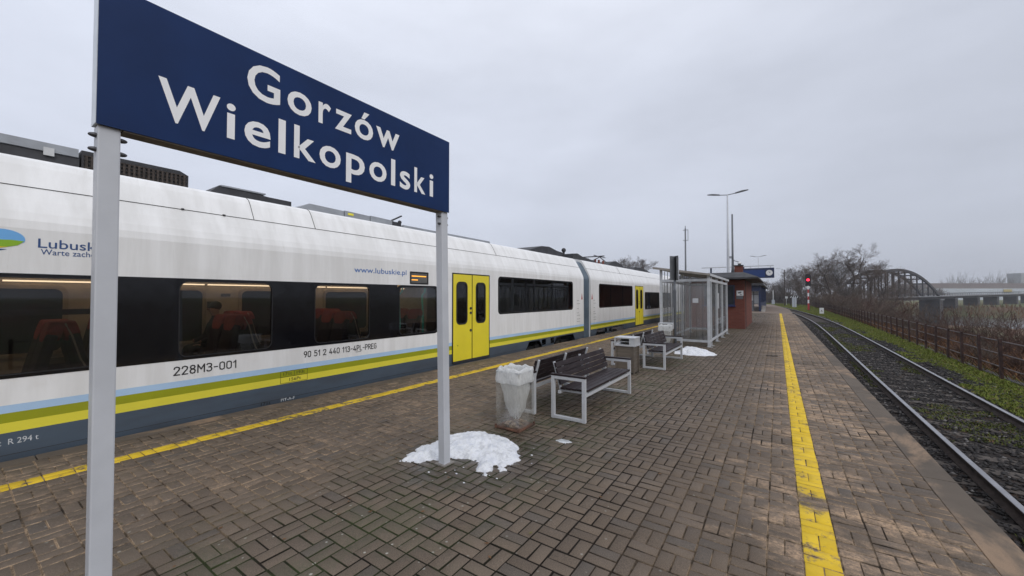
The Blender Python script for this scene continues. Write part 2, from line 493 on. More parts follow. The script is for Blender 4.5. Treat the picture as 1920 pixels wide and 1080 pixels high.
def snow_mat():
    t = NT('old_snow'); p = t.pos()
    c = t.mix(t.rng(t.noise(p, 7, 5, .65), .3, .7), (.56, .585, .63), (.82, .835, .86))
    c = t.mix(t.rng(t.noise(p, 90, 3, .75), .60, .72, 0, .75), c, (.24, .20, .17))
    c = t.mix(t.rng(t.noise(p, 7, 5, .7), .50, .66, 0, .7), c, (.38, .395, .42))
    t.bump(t.noise(p, 38, 6, .7), .7, .02)
    t.p.inputs['Subsurface Weight'].default_value = .15
    t.p.inputs['Subsurface Radius'].default_value = (.03, .03, .04)
    return t.set(c, .55, 0, .4)
M['snow'] = snow_mat()
M['ice'] = pm('wet_ice', (.55, .58, .60), .15, var=.2, scale=12, bump=.4)
M['shelter_frame'] = pm('shelter_white_steel', (.52, .54, .57), .45, var=.1, scale=5)
def poly_mat():
    t = NT('dirty_polycarbonate')
    tr = t.new('ShaderNodeBsdfTransparent'); tr.inputs[0].default_value = (.96, .965, .97, 1)
    tl = t.new('ShaderNodeBsdfTranslucent'); tl.inputs[0].default_value = (.80, .81, .82, 1)
    gl = t.new('ShaderNodeBsdfGlossy'); gl.inputs['Roughness'].default_value = .12
    m, m2 = t.new('ShaderNodeMixShader'), t.new('ShaderNodeMixShader')
    n = t.noise(t.pos((1.2, 1.2, .35), obj=True), 3.5, 6, .65)
    t.l.new(t.rng(n, .25, .75, .05, .20), m.inputs[0])
    t.l.new(tr.outputs[0], m.inputs[1]); t.l.new(tl.outputs[0], m.inputs[2])
    m2.inputs[0].default_value = .05
    t.l.new(m.outputs[0], m2.inputs[1]); t.l.new(gl.outputs[0], m2.inputs[2])
    t.l.new(m2.outputs[0], t.out.inputs[0]); return t.mat
M['poly'] = poly_mat()
M['shelter_roof'] = pm('shelter_roof_sheet', (.30, .275, .25), .7, var=.15, scale=4)
def brick_mat():
    t = NT('red_brick'); v = t.pos(obj=True)
    sx = t.new('ShaderNodeSeparateXYZ'); t.l.new(v, sx.inputs[0])
    cb = t.new('ShaderNodeCombineXYZ')
    t.l.new(t.math('ADD', sx.outputs[0], sx.outputs[1]), cb.inputs[0]); t.l.new(sx.outputs[2], cb.inputs[1])
    b = t.new('ShaderNodeTexBrick')
    b.inputs['Color1'].default_value = (.125, .036, .026, 1); b.inputs['Color2'].default_value = (.19, .060, .042, 1)
    b.inputs['Mortar'].default_value = (.11, .075, .062, 1)
    for nm, q in (('Scale', 1.0), ('Mortar Size', .006), ('Brick Width', .25), ('Row Height', .075), ('Mortar Smooth', .3), ('Bias', -.1)): b.inputs[nm].default_value = q
    t.l.new(cb.outputs[0], b.inputs[0])
    c = t.mix(t.rng(t.noise(v, 1.6, 5, .6), .35, .7, 0, .5), b.outputs[0], (.12, .04, .03))
    bp = t.new('ShaderNodeBump'); bp.invert = True; bp.inputs['Strength'].default_value = .6; bp.inputs['Distance'].default_value = .008
    t.l.new(b.outputs['Fac'], bp.inputs['Height']); t.l.new(bp.outputs[0], t.p.inputs['Normal'])
    return t.set(c, .85, 0, .3)
M['brick'] = brick_mat()
M['felt'] = pm('dark_roof_felt', (.055, .056, .062), .8, var=.2, scale=3)
M['navy'] = pm('navy_paint', (.012, .024, .075), .45, var=.12, scale=2)
M['navy_light'] = pm('blue_panel_strong', (.012, .040, .16), .4, var=.08)  # stronger blue than the navy paint
M['navy_glass'] = pm('stair_canopy_glass', (.05, .06, .09), .15, var=.2)
M['white'] = pm('white_paint', (.72, .73, .74), .5, var=.05)
M['galv'] = pm('galvanised_mast', (.36, .38, .41), .45, .4, var=.1)
M['mast_dark'] = pm('dark_grey_mast', (.13, .14, .155), .5, .2, var=.1)
M['lamp_head'] = pm('lamp_head_grey', (.10, .105, .115), .5)
M['rail_top'] = pm('rail_running_surface', (.33, .33, .35), .30, .6, var=.1, scale=3, obj=False)
M['rail_rust'] = pm('rail_rust_side', (.045, .030, .024), .85, var=.25, scale=9, obj=False)
M['sleeper'] = pm('old_sleeper', (.085, .07, .06), .9, var=.3, scale=7, bump=.4)
M['fence_rust'] = pm('rusty_fence_steel', (.050, .021, .016), .8, c2=(.022, .011, .010), scale=9, bump=.3, obj=False)
M['fence_rail'] = pm('fence_rail_steel', (.13, .105, .10), .6, .2, c2=(.05, .035, .032), scale=6, obj=False)
def stone_mat():
    t = NT('dark_ballast'); a = t.new('ShaderNodeAttribute', attribute_name='rnd')
    c = t.mix(a.outputs['Fac'], (.008, .0072, .0075), (.036, .031, .030))
    return t.set(t.mix(t.rng(a.outputs['Fac'], .95, .97), c, (.16, .15, .145)), .75, 0, .4)
M['stone'] = stone_mat()
def trackbed():
    t = NT('track_bed'); p = t.pos()
    c = t.mix(t.rng(t.noise(p, 30, 5, .7), .3, .7), (.010, .009, .0095), (.032, .027, .025))
    c = t.mix(t.rng(t.noise(t.pos((1, .4, 1)), .9, 5, .65), .5, .62, 0, .7), c, (.05, .032, .022))
    return t.set(c, .95, 0, .2)
M['bed'] = trackbed()
def verge():
    t = NT('verge_soil'); p = t.pos()
    c = t.mix(t.rng(t.noise(p, .9, 6, .65), .35, .6), (.055, .042, .032), (.075, .095, .028))
    c = t.mix(t.rng(t.noise(p, 25, 4, .7), .35, .7, 0, .6), c, (.03, .03, .018))
    return t.set(c, .95, 0, .2)
M['verge'] = verge()
def grass_mat(name, a_, b_, dry):
    t = NT(name); at_ = t.new('ShaderNodeAttribute', attribute_name='rnd'); r = at_.outputs['Fac']
    c = t.mix(r, a_, b_)
    return t.set(t.mix(t.rng(r, .86, .92), c, dry), .75, 0, .25)
M['grass'] = grass_mat('short_green_grass', (.078, .105, .014), (.20, .235, .040), (.20, .15, .06))
M['moss'] = grass_mat('mossy_weeds_on_ballast', (.045, .055, .014), (.125, .145, .030), (.12, .07, .035))
M['weeds'] = grass_mat('dead_red_brown_weeds', (.048, .026, .018), (.125, .062, .032), (.23, .11, .04))
M['reeds'] = grass_mat('dry_reeds', (.10, .052, .024), (.18, .092, .040), (.12, .11, .04))
def land():
    t = NT('flood_land'); p = t.pos()
    c = t.mix(t.rng(t.noise(p, .06, 5, .6), .4, .6), (.115, .065, .038), (.075, .085, .032))
    c = t.mix(t.rng(t.noise(p, .7, 5, .7), .3, .7, 0, .5), c, (.06, .042, .03))
    dp = t.new('ShaderNodeVectorMath', operation='DOT_PRODUCT'); t.l.new(p, dp.inputs[0])     # meadow beyond the river
    ca_, sa_ = math.cos(R_(27)), math.sin(R_(27))
    dp.inputs[1].default_value = (RV[0] * ca_ + FV[0] * sa_, RV[1] * ca_ + FV[1] * sa_, 0)
    mead = t.mix(t.rng(t.noise(p, .05, 4, .6), .4, .65), (.085, .105, .035), (.13, .10, .05))
    c = t.mix(t.rng(dp.outputs['Value'], 262, 276), c, mead)
    return t.set(c, .95, 0, .2)
M['land'] = land()
M['bark'] = pm('grey_brown_bark', (.075, .060, .052), .9, var=.25, scale=3)
M['twig'] = pm('brown_twigs', (.135, .10, .080), .9, var=.25, scale=.6)
M['twig_grey'] = pm('grey_twigs', (.13, .108, .095), .9, var=.2, scale=.6)
M['twig_red'] = pm('red_brown_twigs', (.115, .060, .044), .9, var=.3, scale=.8)
def water_mat():
    t = NT('river_water'); p = t.pos((1, 1, 1))
    t.bump(t.noise(p, .8, 4, .6), .25, .15)
    return t.set((.05, .06, .065), .12, 0, .5)
M['water'] = water_mat()
M['bridge'] = pm('bridge_dark_steel', (.052, .050, .055), .8, var=.15, scale=.4)
M['bridge_deck'] = pm('bridge_deck_concrete', (.19, .195, .205), .85, var=.15, scale=.3)
M['pier'] = pm('pier_stone', (.06, .058, .062), .9, var=.2, scale=.4)
M['hall_wall'] = pm('pale_hall_cladding', (.44, .48, .53), .6, var=.08, scale=.05)
M['hall_roof'] = pm('brown_hall_roof', (.16, .125, .115), .8, var=.12, scale=.1)
M['tower'] = pm('grey_tower_block', (.30, .31, .33), .8)
M['sig_red'] = emit('red_signal_lamp', (1.0, .02, .06), 3.0)
M['sig_paint_red'] = pm('signal_red_paint', (.42, .03, .03), .5)
M['cabinet'] = pm('grey_cabinet', (.45, .48, .53), .5, var=.06)
M['cctv_black'] = M['print_black']
M['coat'] = pm('dark_coat', (.02, .022, .03), .85)
M['skin'] = pm('skin', (.34, .19, .13), .55, var=.05)
M['hair'] = pm('dark_hair', (.012, .010, .009), .6)

_fontcache = {}
def text_mesh(body, offset=0.0):
    cu = D.curves.new('lettering', 'FONT')
    cu.body = body; cu.size = 1; cu.offset = offset; cu.resolution_u = 4
    o = D.objects.new('lettering', cu)
    COL.objects.link(o)
    bpy.context.view_layer.update()
    me = D.meshes.new_from_object(o.evaluated_get(bpy.context.evaluated_depsgraph_get()))
    D.objects.remove(o); D.curves.remove(cu)
    return me
def text(body, mat_, parent, u0, u1, v0, cap, plane, d, offset=0.0, thick=0.0, name='lettering'):
    """flat lettering spanning u0..u1 with baseline v0 and cap height cap; plane 'x' (faces +x) or 'y' (faces -y)"""
    me = text_mesh(body, offset)
    n = len(me.vertices)
    co = np.zeros(n * 3, np.float32); me.vertices.foreach_get('co', co); co = co.reshape(-1, 3)
    H = _fontcache.get(offset)
    if H is None:
        h = text_mesh('H', offset); H = max(v.co.y for v in h.vertices); _fontcache[offset] = H
    xs = (co[:, 0] - co[:, 0].min()) / max(1e-6, co[:, 0].max() - co[:, 0].min())
    u = u0 + xs * (u1 - u0); w = v0 + co[:, 1] * cap / H
    o_ = root_loc(parent) if parent else Vector((0, 0, 0))
    P = np.stack([np.full(n, d), u, w], 1) if plane == 'x' else np.stack([u, np.full(n, d), w], 1)
    P = P - np.array(o_)
    me.vertices.foreach_set('co', P.astype(np.float32).ravel())
    me.materials.clear()
    me.update()
    bm = bmesh.new(); bm.from_mesh(me)
    want = Vector((1, 0, 0)) if plane == 'x' else Vector((0, -1, 0))
    bmesh.ops.reverse_faces(bm, faces=[f for f in bm.faces if f.normal.dot(want) < 0])
    bm.to_mesh(me); bm.free()
    ob = link(name, me, mat_, parent)
    return ob

# ------------------------------------------------------------------ the lie of the land
TY = [-40, 0, 11, 20, 30, 40, 47, 60, 78, 95, 113, 135, 160, 200, 260, 340, 500]
TX = [2.85, 2.88, 2.98, 3.16, 3.36, 3.48, 3.48, 3.05, 2.15, 1.0, -.6, -3.2, -7.2, -16, -36, -75, -180]
def _smooth(ys, xs, y):
    y = np.asarray(y, float)
    return sum(np.interp(y + o, ys, xs) for o in (-6, -3, 0, 3, 6)) / 5
def xc(y): return _smooth(TY, TX, y)                       # centre line of the right-hand track
FY = [-40, 0, 17.8, 24, 30, 36, 51, 80, 113, 140, 200, 500]
FX = [4.6, 5.1, 5.45, 5.6, 5.85, 6.05, 6.42, 6.75, 6.85, 6.0, -3.5, -160]
def xf(y): return _smooth(FY, FX, y)                       # the rusty fence
PHI = R_(27)
def sst(a, b, v):
    t = np.clip((v - a) / (b - a), 0, 1); return t * t * (3 - 2 * t)
def along(x, y):
    X = x * RV[0] + y * RV[1]; Z = x * FV[0] + y * FV[1]
    return X * math.cos(PHI) + Z * math.sin(PHI)
def ground_z(x, y):
    x = np.asarray(x, float); y = np.asarray(y, float)
    d = x - (xf(y) + .45)
    h = -.80 - 5.2 * sst(0, 26, d)
    s = along(x, y)
    m = sst(30, 48, d)
    riv = sst(150, 172, s) * (1 - sst(238, 262, s))
    vv_ = -(x * RV[0] + y * RV[1]) * math.sin(PHI) + (x * FV[0] + y * FV[1]) * math.cos(PHI)
    h = h - m * riv * 2.6 * (1 - sst(150, 210, vv_))
    h = h + m * sst(243, 268, s) * 3.3 + m * sst(320, 420, s) * .6
    return h

xs = np.concatenate([-np.geomspace(1400, 60, 16), np.arange(-56, 2, 4), np.arange(2, 40, .8), np.arange(40, 130, 3), np.geomspace(130, 1400, 30)])
ys = np.concatenate([-np.geomspace(900, 25, 10), np.arange(-20, 0, 4), np.arange(0, 130, 1.6), np.arange(130, 300, 4), np.geomspace(300, 1600, 26)])
GX, GY = np.meshgrid(xs, ys)
GZ = ground_z(GX, GY)
GZ += np.where(GX > xf(GY) + 1.5, .10 * np.sin(GX * 1.7 + GY * .6) * np.cos(GY * 1.1 - GX * .4), 0)
nx, ny = len(xs), len(ys)
ii = (np.arange(ny - 1)[:, None] * nx + np.arange(nx - 1)[None, :]).ravel()
ground = np_mesh('ground', np.stack([GX, GY, GZ], -1).reshape(-1, 3), np.stack([ii, ii + 1, ii + nx + 1, ii + nx], 1), M['land'], smooth=True)
tag(ground, kind='structure')

def strip(name, ya, yb, step, xl, xr, z, mat_, kind='structure', parent=None):
    y = np.arange(ya, yb + step * .5, step)
    a, b = xl(y), xr(y)
    zz = z(y) if callable(z) else np.full(len(y), z)
    v = np.stack([np.stack([a, y, zz], 1), np.stack([b, y, zz], 1)], 1).reshape(-1, 3)
    i = np.arange(len(y) - 1) * 2
    o = np_mesh(name, v, np.stack([i, i + 1, i + 3, i + 2], 1), mat_, parent)
    return tag(o, kind=kind) if kind else o

strip('track_bed', -20, 260, 2, lambda y: np.minimum(1.30, xc(y) - 1.5), lambda y: xc(y) + 1.55, -.765, M['bed'])
strip('verge', -20, 190, 2, lambda y: xc(y) + 1.35, lambda y: xf(y) + .55, lambda y: np.full(len(y), -.745), M['verge'])
strip('train_track_bed', -60, 120, 10, lambda y: y * 0 - 11.5, lambda y: y * 0 - 6.7, -.77, M['bed'])
# river
wy = np.array([(at(960 + 733 * a, b)) for a, b in ((.35, 120), (3.2, 60), (2.6, 420), (.2, 420))])
river = np_mesh('river', np.concatenate([wy, np.full((4, 1), -7.0)], 1), [[0, 1, 2, 3]], M['water'])
tag(river, kind='structure')

# ------------------------------------------------------------------ platform
XL, XR = -6.69, 1.35
pb = MB()
pb.box(XL + .03, XR - .10, -30, 48, -.78, -.13)
pb.box(XL + .2, XR - .215, -30, 48, -.13, -.0080, 1)
platform = tag(pb.build('platform', [M['concrete'], M['joint']]), kind='structure')
# the far end, beyond the sawn end of the yellow line, bends with the track
strip('far_pavement', 48, 104, 2, lambda y: np.full(len(y), XL + .04), lambda y: np.minimum(XR - .1, xc(y) - .75 - .85) + 0 * y, 0.0, M['farpave'])
y_ = np.arange(48, 105, 2.0); e_ = np.minimum(XR - .1, xc(y_) - 1.6)
fw = np_mesh('far_platform_wall', np.concatenate([np.stack([e_, y_, y_ * 0 - .78], 1), np.stack([e_, y_, y_ * 0 - .003], 1)]),
             [[i, i + 1, len(y_) + i + 1, len(y_) + i] for i in range(len(y_) - 1)], M['concrete'])
tag(fw, kind='structure')

def paver_geo(c, hx, hy, rot):
    """chamfered pavers; c (n,3) top centres, hx/hy half sizes -> verts (n*12,3), faces"""
    n = len(c); bev = .0032
    def ringv(ix, z):
        return np.stack([np.stack([s1 * (hx - ix), s2 * (hy - ix), np.full(n, z)], 1) for s1, s2 in ((-1, -1), (1, -1), (1, 1), (-1, 1))], 1)
    v = np.concatenate([ringv(0, -.05), ringv(0, -.0035), ringv(bev, 0)], 1)
    tx, ty, rz = rot
    v[:, :, 2] += v[:, :, 0] * tx[:, None] + v[:, :, 1] * ty[:, None]
    X = v[:, :, 0] - v[:, :, 1] * rz[:, None]; Y = v[:, :, 1] + v[:, :, 0] * rz[:, None]
    v[:, :, 0], v[:, :, 1] = X, Y
    v = v + c[:, None, :]
    f = []
    for l in (0, 4):
        for i in range(4):
            j = (i + 1) % 4; f.append((l + i, l + j, l + 4 + j, l + 4 + i))
    f.append((8, 9, 10, 11))
    return v, np.array(f)
KX = np.arange(-33, 5)
JY = np.arange(-12, 242)
I, J = np.meshgrid(KX, JY); I, J = I.ravel(), J.ravel()
par = (I + J) % 2
cx0, cy0 = .12 + .2 * I + .1, .2 * J + .1
c_, h_, k_ = [], [], []
for sub in (-1, 1):
    px_ = cx0 + np.where(par == 0, 0, sub * .05); py_ = cy0 + np.where(par == 0, sub * .05, 0)
    c_.append(np.stack([px_, py_, np.zeros(len(px_))], 1))
    h_.append(np.stack([np.where(par == 0, .0968, .0468), np.where(par == 0, .0468, .0968)], 1)); k_.append(I)
PC, PH, PK = np.concatenate(c_), np.concatenate(h_), np.concatenate(k_)
n = len(PC)
PC[:, 2] = NR.normal(0, .0013, n) + .0012 * np.sin(PC[:, 0] * 1.3 + 1) * np.sin(PC[:, 1] * .9)
PC[:, :2] += NR.normal(0, .0011, (n, 2))
rot = (NR.normal(0, .011, n), NR.normal(0, .011, n), NR.normal(0, .010, n))
PV, PF = paver_geo(PC, PH[:, 0], PH[:, 1], rot)
PR = NR.random(n)
lit = (PK == 0) | (PK == -30)
# which pavers show largest in the photograph
Xc = PC[:, 0] * RV[0] + PC[:, 1] * RV[1]; Zc = PC[:, 0] * FV[0] + PC[:, 1] * FV[1]
with np.errstate(all='ignore'):
    u = 960 + 733 * Xc / Zc; w = 556 + 733 * CAMH / Zc
vis = (Zc > .5) & (u > 5) & (u < 1915) & (w < 1075)
size = np.where(vis, 1 / np.maximum(Zc, .4) ** 3, 0)
single = np.zeros(n, bool)
for flag, cnt in ((False, 300), (True, 180)):
    idx = np.where((lit == flag) & vis)[0]
    single[idx[np.argsort(-size[idx])[:cnt]]] = True
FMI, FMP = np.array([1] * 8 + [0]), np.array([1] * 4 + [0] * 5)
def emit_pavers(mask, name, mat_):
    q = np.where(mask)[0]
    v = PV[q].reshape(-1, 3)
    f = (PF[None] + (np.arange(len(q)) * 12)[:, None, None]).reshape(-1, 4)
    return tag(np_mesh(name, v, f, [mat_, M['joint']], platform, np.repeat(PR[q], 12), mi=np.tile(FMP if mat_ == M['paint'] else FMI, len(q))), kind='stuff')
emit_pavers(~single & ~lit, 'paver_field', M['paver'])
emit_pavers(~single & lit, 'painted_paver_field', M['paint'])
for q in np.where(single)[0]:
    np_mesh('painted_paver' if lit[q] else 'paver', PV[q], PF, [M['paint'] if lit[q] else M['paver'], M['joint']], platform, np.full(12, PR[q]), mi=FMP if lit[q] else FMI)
# remaining strip of the yellow line and edge slabs
sl = 2.0
for j in range(-3, 22):
    ya = 5.33 + (j - 1) * sl
    b = MB(); b.box(1.122, XR, ya + .004, ya + sl - .004, -.128, .002 * rnd.random())
    b.build('edge_slab', M['slab'], platform, bevel=.006)
    b = MB(); b.box(XL, -6.485, ya + .004 - .7, ya + sl - .004 - .7, -.128, .002 * rnd.random())
    b.build('edge_slab', M['slab'], platform, bevel=.006)

# ------------------------------------------------------------------ right-hand track
track = tag(D.objects.new('railway_track', None), kind='structure')
COL.objects.link(track)
ry = np.arange(-14, 240, 1.5)
prof = [(-.066, -.15), (.066, -.15), (.066, -.138), (.012, -.120), (.012, -.045), (.036, -.035), (.036, -.004), (.030, 0), (-.030, 0), (-.036, -.004), (-.036, -.035), (-.012, -.045), (-.012, -.120), (-.066, -.138)]
for sgn in (-1, 1):
    cx = xc(ry) + sgn * .755; dx = np.gradient(cx, ry); nn = np.sqrt(1 + dx * dx)
    v = np.concatenate([np.stack([cx + p_ / nn, ry - p_ * dx / nn, np.full(len(ry), -.60 + z_)], 1) for p_, z_ in prof])
    L, f, mi = len(ry), [], []
    for a in range(len(prof)):
        b = (a + 1) % len(prof)
        for i in range(L - 1):
            f.append((a * L + i, b * L + i, b * L + i + 1, a * L + i + 1)); mi.append(0 if a in (6, 7, 8) else 1)
    np_mesh('rail', v, f, [M['rail_top'], M['rail_rust']], track, mi=mi)
sm = MB(); sm.box(-1.25, 1.25, -.12, .12, -.15, 0)
so = sm.build('sleeper', M['sleeper'], track, bevel=.008)
first = True
for k in range(3, 120):
    y = k * .65
    o = so if first else so.copy()
    if not first: COL.objects.link(o)
    first = False
    o.parent = track
    o.location = (float(xc(y)), y, -.752 - .006 * rnd.random())
    o.rotation_euler.z = rnd.uniform(-.02, .02)

# loose stones of the track bed
def scatter_stones(name, x, y, z, r):
    n = len(x)
    octv = np.array([(1, 0, 0), (0, 1, 0), (-1, 0, 0), (0, -1, 0), (0, 0, .8), (0, 0, -.6)])
    octf = np.array([(0, 1, 4), (1, 2, 4), (2, 3, 4), (3, 0, 4), (1, 0, 5), (2, 1, 5), (3, 2, 5), (0, 3, 5)])
    v = octv[None] * (1 + NR.normal(0, .25, (n, 6, 3)))
    th = NR.random(n) * 6.28; ph = NR.normal(0, .5, n)
    c, s = np.cos(ph)[:, None], np.sin(ph)[:, None]
    v = np.stack([v[..., 0] * c - v[..., 2] * s, v[..., 1], v[..., 0] * s + v[..., 2] * c], -1)
    c, s = np.cos(th)[:, None], np.sin(th)[:, None]
    v = np.stack([v[..., 0] * c - v[..., 1] * s, v[..., 0] * s + v[..., 1] * c, v[..., 2] * .75], -1)
    v = v * r[:, None, None] + np.stack([x, y, z], 1)[:, None, :]
    f = octf[None] + (np.arange(n) * 6)[:, None, None]
    return tag(np_mesh(name, v.reshape(-1, 3), f.reshape(-1, 3), M['stone'], None, np.repeat(NR.random(n), 6)), kind='stuff')
def vnoise(x, y, f, seed):
    g = np.random.default_rng(seed); o = 0
    for i in range(7):
        a = g.random() * 6.28; q = f * (.5 + 1.3 * g.random())
        o = o + np.sin((x * math.cos(a) + y * math.sin(a)) * q + g.random() * 6.28)
    return o / 7
N = 30000
y = 2 + 46 * NR.random(N) ** 1.7
x = 1.3 + (xc(y) + 1.9 - 1.3) * NR.random(N)
r = (.016 + .022 * NR.random(N)) * (1 + y / 45)
scatter_stones('ballast', x, y, -.762 + .012 * NR.random(N) + .03 * sst(0, .5, np.abs(x - xc(y)) - .9) * NR.random(N), r)

def blades(name, x, y, z, h, w, lean, mat_, kind='stuff'):
    n = len(x); a = NR.random(n) * 6.28; la = NR.random(n) * 6.28
    dx, dy = np.cos(a) * w, np.sin(a) * w
    tx, ty = np.cos(la) * h * lean, np.sin(la) * h * lean
    v = np.stack([np.stack([x - dx, y - dy, z], 1), np.stack([x + dx, y + dy, z], 1), np.stack([x + tx, y + ty, z + h], 1)], 1)
    return tag(np_mesh(name, v.reshape(-1, 3), np.arange(n * 3).reshape(-1, 3), mat_, None, np.repeat(NR.random(n), 3)), kind=kind)
N = 150000
y = 6 + 150 * NR.random(N) ** 2.0
lo, hi = xc(y) + 1.05, xf(y) + .35
x = lo + (hi - lo) * NR.random(N)
q = vnoise(x, y * .55, 1.5, 3) + .35 * vnoise(x, y, 5, 4) + .9 * sst(0, 1.0, x - lo - .15) * (.35 + sst(-.2, .25, .25 - np.abs((x - lo) / (hi - lo) - .55))) - .12 + .25 * sst(45, 70, y)
q = q + .25 * vnoise(x, y, 9, 5)
keep = q > .02
x, y = x[keep], y[keep]; n = len(x)
blades('grass', x, y, np.full(n, -.75), (.02 + .035 * NR.random(n)) * (1 + y / 60), (.006 + .006 * NR.random(n)) * (1 + y / 9), .8, M['grass'])
N = 60000
y = 3 + 45 * NR.random(N) ** 1.6
x = xc(y) + (NR.random(N) - .5) * 1.9
q = vnoise(x * 1.6, y * .5, 1.5, 21) + .35 * vnoise(x, y, 6, 22)
keep = q > -.02
x, y = x[keep], y[keep]; n = len(x)
blades('moss_between_rails', x, y, np.full(n, -.757), (.015 + .022 * NR.random(n)) * (1 + y / 60), (.005 + .005 * NR.random(n)) * (1 + y / 9), .9, M['moss'])

# ------------------------------------------------------------------ the train
SX = -6.75                      # plane of its platform side
CXT = -8.18                     # its middle
train = empty('train', (CXT, 10, -.6), 'white regional train with yellow, green and pale blue stripes standing at the far platform edge', 'train')
HALF = [(SX, 2.46), (-6.765, 2.55), (-6.80, 2.645), (-6.87, 2.79), (-6.958, 2.955), (-7.04, 3.10), (-7.11, 3.22), (-7.17, 3.30), (-7.25, 3.345), (-7.45, 3.388), (-7.8, 3.45), (CXT, 3.49)]
ROOF = HALF + [(2 * CXT - x, z) for x, z in HALF[-2::-1]]

def carriage(y0, y1, holes, skirt):
    b = MB()
    zs = sorted({.05, .28, .385, .487, .57, 2.46, .044} | {q for h in holes for q in h[2:]})
    ysn = sorted({y0, y1} | {q for h in holes for q in h[:2]})
    def mi(z): return 5 if .044 < z < .05 else 4 if z < .28 else 1 if z < .385 else 2 if z < .487 else 3 if z < .57 else 0
    for a, c in zip(ysn, ysn[1:]):
        for l, h in zip(zs, zs[1:]):
            my, mz = (a + c) / 2, (l + h) / 2
            if any(p[0] < my < p[1] and p[2] < mz < p[3] for p in holes): continue
            b.add([(SX, a, l), (SX, c, l), (SX, c, h), (SX, a, h)], [(0, 1, 2, 3)], mi(mz))
    # skirt below, open over the bogies
    yy = sorted({y0, y1} | {q for s_ in skirt for q in s_})
    for a, c in zip(yy, yy[1:]):
        if any(s_[0] < (a + c) / 2 < s_[1] for s_ in skirt):
            continue
        b.add([(SX, a, .044), (SX, c, .044), (SX - .02, c, -.2), (SX - .02, a, -.2)], [(0, 1, 2, 3)], 4)
        b.add([(SX - .02, a, -.2), (SX - .02, c, -.2), (SX - .07, c, -.45), (SX - .07, a, -.45)], [(0, 1, 2, 3)], 4)
    for s_ in skirt:            # slanted cheeks of the openings
        for ya, yb in ((s_[0], s_[0] + .28), (s_[1], s_[1] - .28)):
            b.add([(SX - .002, ya, .044), (SX - .002, yb, .044), (SX - .05, ya, -.45)], [(0, 1, 2)], 4)
        for yb, ye in ((s_[0] + .28, .16), (s_[1] - .28, -.16)):
            if s_[1] - s_[0] > 1.0: b.add([(SX - .001, yb, .235), (SX - .001, yb + ye, .235), (SX - .001, yb, .04)], [(0, 1, 2)], 4)
    pr = ROOF
    for (xa, za), (xb, zb) in zip(pr, pr[1:]):
        b.add([(xa, y0, za), (xa, y1, za), (xb, y1, zb), (xb, y0, zb)], [(0, 1, 2, 3)], 0)
    fxs = 2 * CXT - SX
    b.add([(fxs, y0, 2.46), (fxs, y1, 2.46), (fxs, y1, -.45), (fxs, y0, -.45)], [(0, 1, 2, 3)], 0)
    cap = pr + [(fxs, -.1), (SX - .02, -.1)]
    for y in (y0, y1):
        b.add([(x, y, z) for x, z in cap], [tuple(range(len(cap)))], 0)
    # round the corners of the window openings
    for h in holes:
        if len(h) > 4 and 0: pass
    o = b.build('carriage_body', [M['train_white'], M['t_yellow'], M['t_olive'], M['t_sky'], M['t_slate'], M['t_groove']], train)
    return o

def corner(y, z, sy, sz, r, name='window_corner', mat_=None):
    p = [(y, z)] + [(y + sy * r * (1 - math.sin(a)), z + sz * r * (1 - math.cos(a))) for a in [R_(90) * i / 6 for i in range(7)]]
    return p

BAND = (-12, 6.80, .85, 1.97)
D1, D2 = (7.26, 8.80, .05, 2.32), (22.46, 24.10, .05, 2.34)
W5, W6, W7, W8 = (9.21, 14.25, 1.20, 2.31), (17.0, 22.0, 1.20, 2.31), (24.45, 28.0, .92, 2.0), (28.74, 31.6, .92, 2.0)
carriage(-14, 15.30, [BAND, D1, W5, (10.78, 12.05, .04, .235), (12.4, 14.42, .04, .235)], [(10.5, 12.05), (12.4, 14.7)])
carriage(16.03, 36.65, [D2, W6, W7, W8, (16.63, 18.0, .04, .235), (18.3, 20.42, .04, .235)], [(16.35, 18.0), (18.3, 20.7)])
gb = MB()
gp = [(CXT + (x - CXT) * .955, 2.46 + (z - 2.46) * .9) for x, z in ROOF] + [(2 * CXT - SX - .08, -.4), (SX - .08, -.4)]
gb.prism([(x, z) for x, z in gp], fy, 15.29, 16.04)
gb.build('gangway', M['bellows'], train)
ub = MB(); ub.box(-9.5, -6.9, -13.9, 9.0, -.0, .04); ub.box(-9.5, -6.9, 9.1, 15.2, .25, .31); ub.box(-9.5, -6.9, 16.1, 24.2, .25, .31); ub.box(-9.5, -6.9, 24.3, 36.5, 0, .04)
ub.build('underframe', M['bogie'], train)

def panel_seams():
    b = MB()
    for ya, yb in ((-14, 15.3), (16.03, 36.65)):
        b.box(-6.962, -6.949, ya + .01, yb - .01, 2.950, 2.9565)
    for y in (2.85, 3.86, 9.4, 20.5):
        for (xa, za), (xb, zb) in zip(HALF[4:9], HALF[5:10]):
            b.bar((xa + .0015, y, za), (xb + .0015, y, zb), .010, .006, up=(0, 1, 0))
    for y, z in ((1.92, 2.957), (2.42, 2.957)):
        b.box(-6.97, -6.935, y, y + .03, z - .01, z + .01)
    b.build('panel_seam', M['t_groove'], train)
panel_seams()

